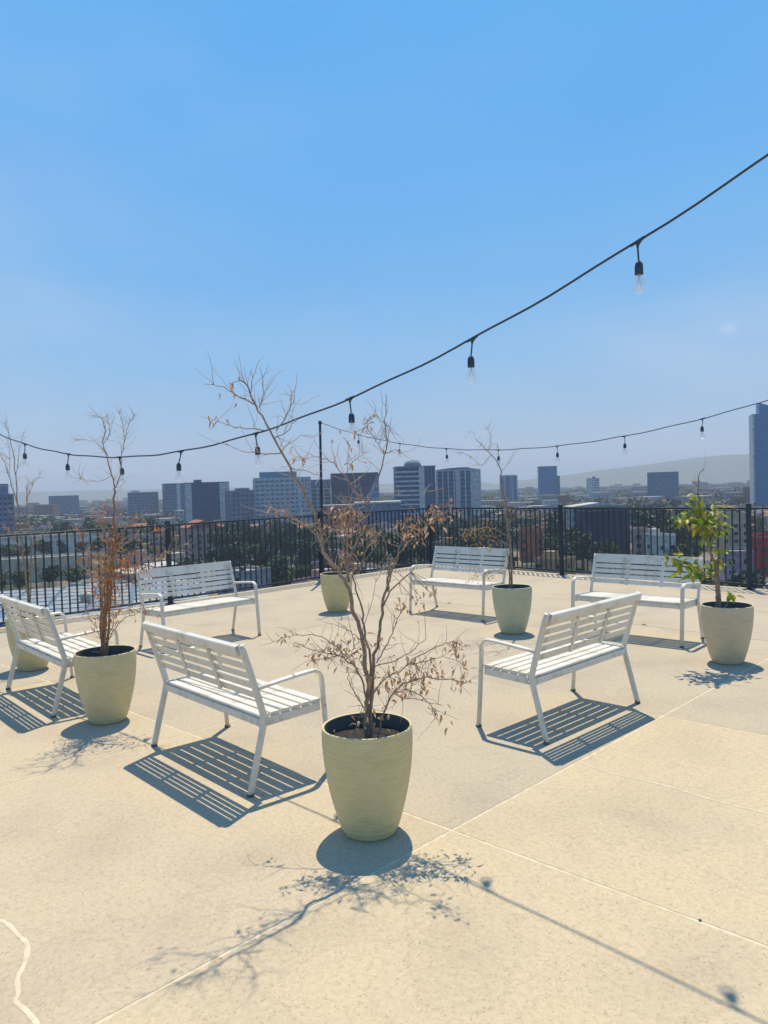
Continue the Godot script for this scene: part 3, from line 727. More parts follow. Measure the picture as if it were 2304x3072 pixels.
func make_shrub(key: String, called: String, label: String, at: Vector2, pot_mat: String, turn: float, leaves: Array, mats: Array, leaf_name: String, twigs: int, bark_: String, group: String, droop := 0.6, thick := false, slim := 0.85) -> void:
	var t := thing(called, label, "potted plant", Vector3(at.x, 0, at.y), 0.0, group)
	make_pot(t, M[pot_mat])
	rng.seed = hash(key)
	var extra := -300.0
	for c in PLANT[key][1]: extra += c[4]
	var tips := []
	var data: Array = PLANT[key]
	for st in data[0]:
		var pts := []
		for p in st[0]: pts.append(Vector3(p[0], p[1], p[2]))
		if pts[0].y < 0.56:
			pts[0] = Vector3(pts[0].x * 0.8, 0.43, pts[0].z)
		var path := smooth_path(pts, 4)
		# small natural kinks
		for i in range(1, path.size()):
			var k: float = 0.004 + 0.25 * lerp(float(st[1]), float(st[2]), float(i) / path.size())
			path[i] += Vector3(rng.randf_range(-k, k), rng.randf_range(-k, k), rng.randf_range(-k, k))
		var s := begin(true)
		tube(s, path, st[1] * slim, st[2] * slim, 7 if st[1] > 0.006 else 5)
		part("branch", done(s), M[bark_], t)
		for i in range(1, path.size()):
			tips.append([path[i], (path[i] - path[i - 1]).normalized(), float(i) / path.size(), st[1]])
	# fine twigs
	var tw := begin(true)
	var ends := []
	for k in twigs:
		var q: Array = tips[rng.randi() % tips.size()]
		if q[3] > 0.010 and q[2] < 0.7 and not thick: continue
		var out := Vector3(rng.randfn(), rng.randfn() * 0.7 + 0.25, rng.randfn()).normalized()
		var d: Vector3 = (q[1] * 0.7 + out * 0.9).normalized()
		var l := rng.randf_range(0.04, 0.17)
		var p: Vector3 = q[0]
		var pts := [p]
		for i in 4:
			d = (d + Vector3(rng.randfn(), rng.randfn() + 0.15, rng.randfn()) * 0.22).normalized()
			p += d * l / 4
			pts.append(p)
		tube(tw, pts, 0.0016, 0.0007, 4)
		ends.append([p, d])
	if twigs > 0:
		var o := part("twigs", done(tw), M.twig, t)
		o.set_meta("kind", "stuff")
	# leaves
	var meshes := []
	for q in leaves: meshes.append(leaf_mesh(q[0], q[1], q[2], q[3]))
	var stalks := begin(true); var any := false
	var many := begin(); var over := 0; var count := 0
	for c in data[1]:
		var mid := Vector3(c[0], c[1], c[2])
		for k in int(c[4]):
			var off := Vector3(rng.randfn(), rng.randfn() * 0.8, rng.randfn()) * float(c[3]) * 0.5
			var p := mid + off
			if p.y < 0.47 and Vector2(p.x, p.z).length() < 0.2: p.y = 0.456 + rng.randf() * 0.03
			var turn_ := Basis(Vector3.UP, rng.randf() * TAU) * Basis(Vector3(0, 0, 1), -rng.randf_range(-0.4, 1.0 + droop)) * Basis(Vector3.RIGHT, rng.randf_range(-0.9, 0.9))
			turn_ = turn_.scaled(Vector3.ONE * rng.randf_range(0.6, 1.2))
			var which: Mesh = meshes[rng.randi() % meshes.size()]; var tone: Material = M[mats[rng.randi() % mats.size()]]
			count += 1
			if count % 2 == 0 and over < int(extra):
				over += 1
				many.append_from(which, 0, Transform3D(turn_, p))
			else:
				var o := part(leaf_name, which, tone, t, p)
				o.basis = turn_
			if k % 3 == 0:
				# a stalk back to the nearest branch
				var best: Vector3 = p; var bd := 1e9
				for q in tips:
					var dd: float = p.distance_squared_to(q[0])
					if dd < bd: bd = dd; best = q[0]
				if bd < 0.05 and bd > 1e-6:
					any = true
					var m := (p + best) / 2 + Vector3(rng.randfn(), rng.randfn(), rng.randfn()) * 0.012
					tube(stalks, [best, m, p], 0.0016, 0.0009, 4)
	if over > 0:
		var o := part("small_leaves", many.commit(), M[mats[0]], t)
		o.set_meta("kind", "stuff")
	if any:
		var o := part("leaf_stalks", done(stalks), M[bark_], t)
		o.set_meta("kind", "stuff")

# ---------------------------------------------------------------- string lights
func make_string(label: String, start: Vector2, dir: Vector2, coef: Vector3, s0: float, s1: float, lamps: Array) -> void:
	var base := Vector3(start.x + dir.x * s0, 0, start.y + dir.y * s0)
	var at := func(s: float) -> Vector3:
		return Vector3(start.x + dir.x * s, coef.x * s * s + coef.y * s + coef.z, start.y + dir.y * s)
	var t := thing("string_lights", label, "string lights", at.call(s0), 0.0, "strings of festoon lamps over the terrace")
	var o: Vector3 = at.call(s0)
	var pts := []
	var n := 90
	for i in n + 1:
		var s: float = lerp(s0, s1, float(i) / n)
		pts.append(at.call(s) - o + Vector3(0, 0.004 * sin(s * 9.0), 0))
	var st := begin(true); tube(st, pts, 0.0058, 0.0058, 7)
	part("cable", done(st), M.rubber, t)
	for s in lamps:
		var p: Vector3 = at.call(s) - o
		var d: Vector3 = (at.call(s + 0.02) - at.call(s - 0.02)).normalized()
		var sway := Vector3(rng.randf_range(-0.02, 0.025), 0, rng.randf_range(-0.02, 0.02))
		var h := begin(true)
		# moulded tee on the cable, short lead, socket
		tube(h, [p - d * 0.034 + Vector3(0, 0.0, 0), p - d * 0.012, p + d * 0.012, p + d * 0.034], 0.0075, 0.0075, 8)
		tube(h, [p - d * 0.014, p + Vector3(0, -0.014, 0), p + Vector3(0, -0.026, 0)], 0.011, 0.0055, 8)
		var foot := p + Vector3(0, -0.092, 0) + sway
		tube(h, [p + Vector3(0, -0.02, 0), p + Vector3(0, -0.05, 0) + sway * 0.3, foot], 0.0045, 0.0042, 6)
		lathe(h, [Vector2(0.004, 0.004), Vector2(0.011, 0.0), Vector2(0.0165, -0.010), Vector2(0.0185, -0.022), Vector2(0.0188, -0.056), Vector2(0.0165, -0.058), Vector2(0.0, -0.058)], 16, foot)
		var hold := part("lamp_holder", done(h), M.rubber, t)
		var b := begin(true)
		var prof := [Vector2(0.0130, -0.054), Vector2(0.0135, -0.062), Vector2(0.019, -0.076), Vector2(0.0265, -0.092), Vector2(0.0295, -0.106), Vector2(0.0275, -0.121), Vector2(0.021, -0.133), Vector2(0.011, -0.141), Vector2(0.0, -0.1435)]
		lathe(b, prof, 20, foot)
		part("bulb", done(b), M.bulb, hold)
		var f := begin(true)
		tube(f, [foot + Vector3(0, -0.056, 0), foot + Vector3(0, -0.085, 0)], 0.004, 0.0025, 6)
		tube(f, [foot + Vector3(-0.009, -0.084, 0), foot + Vector3(-0.011, -0.11, 0.003), foot + Vector3(0, -0.088, 0.004), foot + Vector3(0.011, -0.11, -0.002), foot + Vector3(0.009, -0.084, 0)], 0.0012, 0.0012, 5)
		part("filament", done(f), M.filament, hold)

func make_mast(at: Vector3, height: float, label: String, lean := Vector3.ZERO) -> void:
	var t := thing("light_mast", label, "pole", at, 0.0, "thin masts that hold the string lights")
	var s := begin(true)
	tube(s, [Vector3(0, 0.01, 0), lean * 0.5 + Vector3(0, height / 2, 0), lean + Vector3(0, height, 0)], 0.025, 0.022, 12)
	part("pole", done(s), M.iron, t)
	s = begin(); box(s, Vector3(0, 0.005, 0), Vector3(0.14, 0.010, 0.14))
	part("base_plate", done(s), M.iron, t)
	s = begin(true)
	lathe(s, [Vector2(0.024, -0.05), Vector2(0.031, -0.048), Vector2(0.031, 0.004), Vector2(0.02, 0.012), Vector2(0, 0.013)], 12)
	part("cap", done(s), M.iron, t, lean + Vector3(0, height, 0))

# ---------------------------------------------------------------- the town
func prism(s: SurfaceTool, out: Array, z0: float, z1: float) -> void:
	# a flat outline in x, y pushed from z0 to z1
	var p := PackedVector2Array()
	for q in out: p.append(Vector2(q[0], q[1]))
	var ids := Geometry2D.triangulate_polygon(p)
	for i in range(0, ids.size(), 3):
		for z in [z0, z1]:
			tri(s, Vector3(p[ids[i]].x, p[ids[i]].y, z), Vector3(p[ids[i + 1]].x, p[ids[i + 1]].y, z), Vector3(p[ids[i + 2]].x, p[ids[i + 2]].y, z))
	for i in p.size():
		var a := p[i]; var b := p[(i + 1) % p.size()]
		quad(s, Vector3(a.x, a.y, z0), Vector3(b.x, b.y, z0), Vector3(b.x, b.y, z1), Vector3(a.x, a.y, z1))

var views := []   # sight lines to houses that the photograph shows: bearing, half width, distance
var built := []   # footprints (x, z, radius) that the scattered houses keep clear of

func tower(called: String, label: String, x: float, z: float, w: float, d: float, top: float, turn: float, o: Dictionary) -> Node3D:
	# x, z is the middle of the front; +z of the node looks to the terrace, "turn" away from it
	turn += atan2(-x, -z)
	var t := thing(called, label, o.get("category", "tower"), Vector3(x, GROUND, z) + Vector3(-sin(turn), 0, -cos(turn)) * d / 2, turn, o.get("group", "high-rise buildings on the skyline"))
	built.append([t.position.x, t.position.z, max(w, d) * 0.62 + 4.0])
	var h: float = top - GROUND
	part("body", boxm(Vector3(0, h / 2, 0), Vector3(w, h, d)), M[o.body], t)
	var fh: float = o.get("floor", 3.4)
	var n := int(h / fh)
	if o.has("band"):
		var bm := boxm(Vector3.ZERO, Vector3(w * o.get("band_w", 1.0) + 0.5, o.get("band_h", 1.2), d + 0.5))
		for i in range(1, n + 1):
			var y: float = i * fh - (0.6 if i * fh > h - 0.6 else 0.0)
			part("floor_band", bm, M[o.band], t, Vector3(o.get("band_x", 0.0) * w, y, 0))
	if o.has("pier"):
		var pw: float = o.get("pier_w", 0.7)
		var cnt: int = o.get("piers", 6)
		var pm := boxm(Vector3(0, h / 2, 0), Vector3(pw, h, d + 0.9))
		for i in cnt + 1:
			part("pier", pm, M[o.pier], t, Vector3(lerp(-w / 2 + pw / 2, w / 2 - pw / 2, float(i) / cnt), 0.02, 0))
		var sides: int = max(2, int(cnt * d / w))
		var sm := boxm(Vector3(0, h / 2, 0), Vector3(w + 0.9, h, pw))
		for i in sides + 1:
			part("side_pier", sm, M[o.pier], t, Vector3(0, 0.04, lerp(-d / 2 + pw / 2 + 0.1, d / 2 - pw / 2 - 0.1, float(i) / sides)))
	for wl in o.get("walls", []):   # full-height strips of wall: [from, to] as shares of the width
		var a: float = (wl[0] - 0.5) * w; var b: float = (wl[1] - 0.5) * w
		part("wall_strip", boxm(Vector3((a + b) / 2, h / 2 + 0.15, 0), Vector3(b - a + 0.6, h + 0.3, d + 1.3)), M[wl[2]], t)
	if o.get("cap", true):
		part("roof_parapet", boxm(Vector3(0, h + 0.5, 0), Vector3(w + 0.7, 1.0, d + 0.7)), M[o.get("cap_mat", o.get("pier", o.get("band", o.body)))], t)
	for b in o.get("roof", []):   # plant rooms: x share, width share, height, depth share, material
		part("roof_room", boxm(Vector3(b[0] * w, h + 1.0 + b[2] / 2, 0), Vector3(b[1] * w, b[2], b[3] * d)), M[b[4]], t)
	return t

func make_towers() -> void:
	tower("stepped_tower", "grey tower with narrower upper storeys cut off by the left picture edge", -238.5, -480, 13.0, 14, 4.0, 0.2, {"body": "hazed_purple", "band": "glass_dark", "band_h": 1.3, "pier": "hazed_purple", "piers": 4, "roof": [[-0.04, 0.75, 6.4, 0.75, "hazed_purple"]]})
	tower("apartment_block", "long hazy grey block low on the skyline at the far left", -415.3, -1000, 34, 20, 3.0, 0.1, {"body": "hazed_purple", "band": "hazed_grey", "band_h": 1.3, "pier": "hazed_purple", "piers": 7})
	tower("apartment_block", "hazy grey block behind the top of the left dead shrub", -284.2, -900, 30, 20, 4.0, -0.25, {"body": "hazed_grey", "band": "glass_dark", "band_h": 1.2, "pier": "hazed_purple", "piers": 6, "roof": [[-0.3, 0.25, 2.2, 0.5, "hazed_white"]]})
	tower("slab_tower", "small dark blue tower with a white stripe left of the dark slab tower", -244.7, -900, 22, 20, 13.2, 0.15, {"body": "hazed_blue", "band": "glass_dark", "band_h": 1.6, "walls": [[0.62, 0.78, "hazed_white"]], "cap_mat": "hazed_grey"})
	tower("slab_tower", "dark glass slab tower between two pale concrete flanks", -142.1, -620, 34.4, 20, 9.4, 0.1, {"body": "glass_dark", "band": "glass_teal", "band_h": 0.5, "walls": [[0.0, 0.13, "hazed_white"], [0.79, 1.0, "hazed_white"]], "pier": "glass_dark", "piers": 9, "pier_w": 0.35, "roof": [[-0.19, 0.17, 2.2, 0.4, "glass_dark"]]})
	tower("apartment_block", "grey-mauve apartment block between the dark slab tower and the pale office block", -103.0, -560, 18, 18, 1.8, 0.2, {"body": "hazed_purple", "band": "window", "band_h": 1.3, "pier": "hazed_purple", "piers": 5, "pier_w": 1.6, "roof": [[0.1, 0.5, 1.6, 0.5, "hazed_grey"]]})
	tower("office_block", "wide pale blue office block with a grid of windows and stepped roof", -78.8, -600, 43.7, 24, 11.0, 0.05, {"body": "hazed_white", "band": "hazed_blue", "band_h": 1.5, "pier": "hazed_white", "piers": 11, "pier_w": 1.1, "roof": [[-0.06, 0.66, 4.6, 0.6, "hazed_blue"]], "walls": [[0.78, 0.84, "hazed_white"]]})
	tower("office_block", "small teal glass block with dark roof behind the light mast", -52.2, -640, 17.2, 18, 4.5, 0.0, {"body": "glass_teal", "band": "hazed_white", "band_h": 0.5, "pier": "hazed_white", "piers": 3, "pier_w": 0.8, "cap_mat": "hazed_grey", "roof": [[0.0, 0.98, 4.4, 0.9, "hazed_grey"]]})
	# dark block with a slanting facet of blue glass
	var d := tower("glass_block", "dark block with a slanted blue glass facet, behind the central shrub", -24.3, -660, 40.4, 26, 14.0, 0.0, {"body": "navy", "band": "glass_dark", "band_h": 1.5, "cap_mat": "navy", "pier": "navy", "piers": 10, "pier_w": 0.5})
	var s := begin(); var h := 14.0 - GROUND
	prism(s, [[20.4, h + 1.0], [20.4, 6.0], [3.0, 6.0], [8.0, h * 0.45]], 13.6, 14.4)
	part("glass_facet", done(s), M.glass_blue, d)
	var dome := tower("domed_tower", "blue glass tower with pale floor bands and a domed roof room", 24.2, -560, 28.4, 24, 15.6, 0.12, {"body": "glass_dark", "band": "hazed_white", "band_h": 1.15, "band_w": 0.62, "band_x": -0.19, "walls": [[0.58, 0.70, "hazed_white"]], "cap_mat": "hazed_grey"})
	var grid := boxm(Vector3(0, 22, 0), Vector3(0.6, 44, 24.8))
	for i in 4: part("pier", grid, M.hazed_grey, dome, Vector3(6.5 + i * 2.4, 0, 0))
	s = begin(true); lathe(s, [Vector2(6.4, 0), Vector2(6.4, 1.6), Vector2(5.6, 3.0), Vector2(3.6, 4.2), Vector2(0, 4.8)], 20)
	part("roof_dome", done(s), M.hazed_grey, dome, Vector3(-1.0, 15.6 - GROUND + 1.0, 0))
	var crown := tower("striped_tower", "blue-grey tower with pale upright stripes and a curved roof edge", 56.7, -590, 31.5, 24, 12.6, -0.12, {"body": "hazed_blue", "band": "glass_dark", "band_h": 1.5, "pier": "hazed_white", "piers": 7, "pier_w": 1.0, "walls": [[0.86, 1.0, "hazed_white"], [0.48, 0.54, "hazed_white"]], "roof": [[0.1, 0.3, 1.8, 0.4, "hazed_grey"]]})
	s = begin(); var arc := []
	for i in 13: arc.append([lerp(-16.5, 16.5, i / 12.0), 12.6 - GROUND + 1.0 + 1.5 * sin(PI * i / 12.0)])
	prism(s, arc, -12.5, 12.5); part("curved_roof", done(s), M.hazed_grey, crown)
	# round tower
	var r := thing("round_tower", "rounded grey tower above the far dead shrub", "tower", Vector3(140.5, GROUND, -860), 0, "high-rise buildings on the skyline")
	built.append([140.5, -860, 16])
	h = 10.4 - GROUND
	s = begin(true); lathe(s, [Vector2(9.5, 0), Vector2(9.5, h), Vector2(8.6, h + 0.8), Vector2(0, h + 1.2)], 28); part("body", done(s), M.hazed_grey, r)
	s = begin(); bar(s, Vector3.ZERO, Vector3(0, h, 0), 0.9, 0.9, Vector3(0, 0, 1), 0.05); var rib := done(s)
	for i in 14: part("pier", rib, M.hazed_white if i % 2 else M.glass_dark, r, Vector3(cos(TAU * i / 14) * 9.5, 0, sin(TAU * i / 14) * 9.5))
	tower("glass_tower", "plain blue glass tower standing alone right of the round tower", 204.3, -950, 21.8, 20, 20.6, 0.1, {"body": "glass_blue", "band": "hazed_blue", "band_h": 0.7, "cap_mat": "navy"})
	tower("side_tower", "lower grey block against the right side of the lone blue glass tower", 219.2, -968, 7.0, 14, 8.6, 0.1, {"body": "hazed_grey", "band": "hazed_purple", "band_h": 1.2})
	tower("apartment_block", "narrow pale mauve block in the haze before the hill", 289.0, -1050, 13, 14, 4.4, 0.3, {"body": "hazed_white", "band": "hazed_purple", "band_h": 1.2, "walls": [[0.0, 0.2, "hazed_white"]], "roof": [[0.1, 0.2, 2.6, 0.3, "hazed_grey"]]})
	tower("apartment_block", "blue-grey flat-topped block in front of the hill slope", 311.7, -850, 29.1, 16, 8.2, 0.25, {"body": "hazed_grey", "band": "hazed_blue", "band_h": 1.5, "pier": "hazed_grey", "piers": 8, "pier_w": 0.5})
	var tall := tower("glass_skyscraper", "tall blue glass skyscraper with a slanted top at the right picture edge", 322.4, -640, 24.7, 26, 53.3, 0.12, {"body": "glass_blue", "band": "hazed_blue", "band_h": 0.8, "cap": false, "walls": [[0.0, 0.03, "hazed_white"]]})
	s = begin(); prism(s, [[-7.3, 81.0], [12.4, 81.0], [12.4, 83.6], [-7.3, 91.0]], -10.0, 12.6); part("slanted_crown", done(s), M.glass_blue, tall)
	# broad low halls
	tower("long_hall", "long low hall with a pale flat roof in front of the dark block", -3.9, -480, 29, 28, -8.2, 0.0, {"body": "hazed_grey", "cap_mat": "pale_roof", "category": "hall", "group": "low halls in the town"})
	tower("long_hall", "low purple-brown hall with pale roof edge behind the light mast", -28.5, -470, 20, 20, -9.2, 0.0, {"body": "brick", "cap_mat": "slab", "category": "hall", "group": "low halls in the town"})

func gable(w: float, d: float, h: float, over := 0.4) -> ArrayMesh:
	var s := begin()
	var a := w / 2 + over; var b := d / 2 + over
	prism(s, [[-a, 0], [a, 0], [a, 0.2], [0, h], [-a, 0.2]], -b, b)
	return done(s)

func house(called: String, label: String, group: String, w: float, d: float, h: float, wall: String, o: Dictionary) -> Node3D:
	var t := thing(called, label, "house", Vector3.ZERO, 0.0, group)
	t.set_meta("base_name", called)
	part("wall", boxm(Vector3(0, h / 2, 0), Vector3(w, h, d)), M[wall], t)
	if o.has("gable"):
		part("roof", gable(w, d, o.gable), M[o.get("roof", "tile")], t, Vector3(0, h, 0))
	else:
		part("roof", boxm(Vector3(0, h + 0.1, 0), Vector3(w + 0.3, 0.2, d + 0.3)), M[o.get("roof", "slab")], t)
		var par := begin()
		for q in [[0, d / 2, w + 0.3, 0.2], [0, -d / 2, w + 0.3, 0.2], [w / 2, 0, 0.2, d - 0.2], [-w / 2, 0, 0.2, d - 0.2]]:
			box(par, Vector3(q[0], h + 0.55, q[1]), Vector3(q[2], 0.7, q[3]))
		part("parapet", done(par), M[wall], t)
	if o.get("tank", false):
		var s := begin(true); lathe(s, [Vector2(0, 0), Vector2(0.7, 0), Vector2(0.72, 1.1), Vector2(0.5, 1.45), Vector2(0.2, 1.6), Vector2(0, 1.6)], 12)
		part("water_tank", done(s), M.tank, t, Vector3(w * 0.28, h + 0.22, -d * 0.2))
	if o.get("shed", false):
		part("roof_room", boxm(Vector3(-w * 0.22, h + 1.35, -d * 0.18), Vector3(w * 0.36, 2.3, d * 0.4)), M[wall], t)
	var win := boxm(Vector3.ZERO, Vector3(1.5, 1.3, 0.12)); var sidew := boxm(Vector3.ZERO, Vector3(0.12, 1.3, 1.4))
	var floors: int = max(1, int(h / 3.0)); var cols: int = max(2, int(w / 3.2))
	if o.get("blind", false): floors = 0
	for f in floors:
		for c in cols:
			if f == 0 and c == cols / 2:
				part("door", boxm(Vector3(0, 1.05, 0), Vector3(1.1, 2.1, 0.12)), M.brown, t, Vector3(lerp(-w / 2 + 1.4, w / 2 - 1.4, float(c) / (cols - 1)), 0, d / 2 + 0.02))
				continue
			part("window", win, M.window, t, Vector3(lerp(-w / 2 + 1.4, w / 2 - 1.4, float(c) / (cols - 1)), 1.7 + f * 3.0, d / 2 + 0.02))
		for sx in [-1, 1]:
			part("window", sidew, M.window, t, Vector3(sx * (w / 2 + 0.02), 1.7 + f * 3.0, rng.randf_range(-d * 0.25, d * 0.25)))
	return t

func crown_mesh(seed_: int, w: float, h: float, tint: Array, clumps: int, leaf := 0.55) -> ArrayMesh:
	var r := RandomNumberGenerator.new(); r.seed = seed_
	var lobes := []
	for i in 11:
		var a := r.randf() * TAU; var k := sqrt(r.randf()) * 0.62
		lobes.append([Vector3(cos(a) * k * w / 2, r.randf_range(-0.28, 0.36) * h, sin(a) * k * w / 2), r.randf_range(0.20, 0.36) * w])
	var s := begin()
	for i in clumps:
		var l: Array = lobes[r.randi() % lobes.size()]
		var n := Vector3(r.randfn(), r.randfn(), r.randfn()).normalized()
		var p: Vector3 = l[0] + n * float(l[1]) * r.randf_range(0.55, 1.05) * Vector3(1, 0.8, 1)
		var u := Vector3(r.randfn(), r.randfn(), r.randfn()).normalized()
		var v := n.lerp(Vector3(r.randfn(), r.randfn(), r.randfn()), 0.5).cross(u).normalized()
		var e := leaf * r.randf_range(0.6, 1.3)
		var b := r.randf_range(0.7, 1.3)
		s.set_color(Color(tint[0] * b, tint[1] * b, tint[2] * b))
		quad(s, p - u * e, p - v * e * 0.6, p + u * e, p + v * e * 0.6)
	return done(s)

func tree_kind(called: String, label: String, group: String, w: float, h: float, trunk_h: float, tint: Array, seed_: int) -> Node3D:
	var t := thing(called, label, "tree", Vector3.ZERO, 0, group)
	t.set_meta("base_name", called)
	var s := begin(true)
	tube(s, [Vector3.ZERO, Vector3(0.1, trunk_h * 0.5, 0.05), Vector3(0, trunk_h + h * 0.3, 0)], 0.035 * h + 0.08, 0.08, 7)
	for k in 4:
		var a := TAU * k / 4 + 0.5
		tube(s, [Vector3(0, trunk_h * 0.8, 0), Vector3(cos(a) * w * 0.15, trunk_h + h * 0.1, sin(a) * w * 0.15), Vector3(cos(a) * w * 0.3, trunk_h + h * 0.4, sin(a) * w * 0.3)], 0.12, 0.04, 5)
	part("trunk", done(s), M.trunk, t)
	part("crown", crown_mesh(seed_, w, h, tint, 900, 0.075 * w), M.leafA, t, Vector3(0, trunk_h + h * 0.42, 0))
	return t

func zone(x: float, z: float) -> Array:
	# where a house or tree is seen: how far off, and below which landmark of the skyline
	var dist := Vector2(x, z).length()
	var near: String = "close beyond the fence" if dist < 210 else "midway off" if dist < 310 else "far off"
	var a := x / -z
	var marks := [[-0.45, "at the left edge"], [-0.34, "left of the dark slab tower"], [-0.19, "below the dark slab tower"], [-0.08, "below the pale office block"], [0.02, "below the dark block"], [0.12, "below the domed tower"], [0.20, "below the round tower"], [0.30, "below the lone glass tower"], [0.42, "below the hill"]]
	for m in marks:
		if a < m[0] + 0.03: return [near, m[1]]
	return [near, "at the right edge"]

func place(o: Node3D, first: Dictionary, x: float, z: float, turn: float, sc := 1.0) -> Node3D:
	var c := o
	if first.has(o): c = copy(o)
	else: first[o] = true
	c.position = Vector3(x, GROUND, z); c.rotation.y = turn; c.scale = Vector3.ONE * sc
	if not o.has_meta("kind_label"): o.set_meta("kind_label", o.get_meta("label"))
	c.set_meta("label", "%s, %s %s" % [o.get_meta("kind_label"), zone(x, z)[0], zone(x, z)[1]])
	return c

func custom_house(called: String, label: String, x: float, z: float, w: float, d: float, top: float, wall: String, turn: float, o: Dictionary) -> Node3D:
	var t := house(called, label, "houses that stand out in the town", w, d, top - GROUND, wall, o)
	t.position = Vector3(x, GROUND, z) + Vector3(-sin(turn), 0, -cos(turn)) * d / 2
	t.rotation.y = turn
	built.append([t.position.x, t.position.z, max(w, d) * 0.6 + 5.0])
	views.append([x / -z, w / 2 / -z + 0.012, Vector2(x, z).length()])
	return t

func make_custom_houses() -> void:
	custom_house("flat_roofed_hall", "long white hall across the upper left behind the fence", -178, -400, 68, 14, -18.8, "white", 0.35, {"roof": "pale_roof", "blind": true})
	custom_house("flat_roofed_hall", "cream walled building behind the fence pickets at lower left", -126, -275, 38, 12, -20.5, "cream", 0.4, {"roof": "pale_roof", "blind": true})
	custom_house("tiled_house", "red tiled gable house below the dark slab tower", -82.5, -350, 15, 14, -14.2, "pink", 0.5, {"gable": 3.6})
	custom_house("brick_house", "tall brick red house behind the fence right of the far dead shrub", 56.2, -292, 8.6, 10, -16.6, "brick", -0.1, {"tank": true})
	custom_house("navy_block", "dark navy block behind the fence above the far right bench", 87.7, -300, 17, 16, -10.1, "navy", 0.05, {"roof": "slab"})
	custom_house("canopy_house", "building with white canopy roof behind the navy block", 94, -335, 24, 12, -9.5, "grey", 0.05, {"gable": 1.6, "roof": "pale_roof"})
	custom_house("pink_house", "pale pink house right of the navy block", 87.8, -258, 7.2, 9, -15.7, "pink", -0.2, {"tank": true})
	custom_house("white_house", "whitish house with rooftop room beside the pale pink house", 91.5, -248, 6.4, 9, -17.3, "white", 0.15, {"shed": true})
	custom_house("mauve_house", "mauve walled house low behind the right fence post", 92.5, -200, 6.4, 10, -18.7, "mauve", -0.25, {"shed": false})
	custom_house("beige_apartments", "beige apartment house high behind the right fence post", 137.5, -300, 10, 12, -13.4, "beige", -0.2, {"tank": true})
	custom_house("red_house", "small bright red house at the right picture edge behind the fence", 115.5, -230, 6.0, 9, -16.9, "red", -0.2, {})
	# the large panelled roof at the lower left
	var t := thing("panel_roofed_hall", "low hall with a pale blue-grey panelled roof behind the left fence", "hall", Vector3(-62, GROUND, -142), 0.30, "houses that stand out in the town")
	built.append([-62, -142, 40])
	part("wall", boxm(Vector3(0, 5.3, 0), Vector3(56, 10.6, 46)), M.hazed_grey, t)
	var pm := boxm(Vector3(0, 0.1, 0), Vector3(6.2, 0.3, 4.7))
	for i in 8:
		for j in 8:
			if (i * 5 + j * 3) % 11 == 0: continue
			part("roof_panel", pm, M.roof_blue if (i * 3 + j * 2) % 7 else M.slab, t, Vector3(-24.5 + i * 7.0, 10.62, -20 + j * 5.75))
	for q in [[-15, -8], [6, 4], [17, -14]]:
		var s := begin(true); lathe(s, [Vector2(0.9, 0), Vector2(0.9, 0.8), Vector2(1.3, 1.0), Vector2(0.7, 1.7), Vector2(0, 1.8)], 12)
		part("roof_vent", done(s), M.pale_roof, t, Vector3(q[0], 10.84, q[1]))

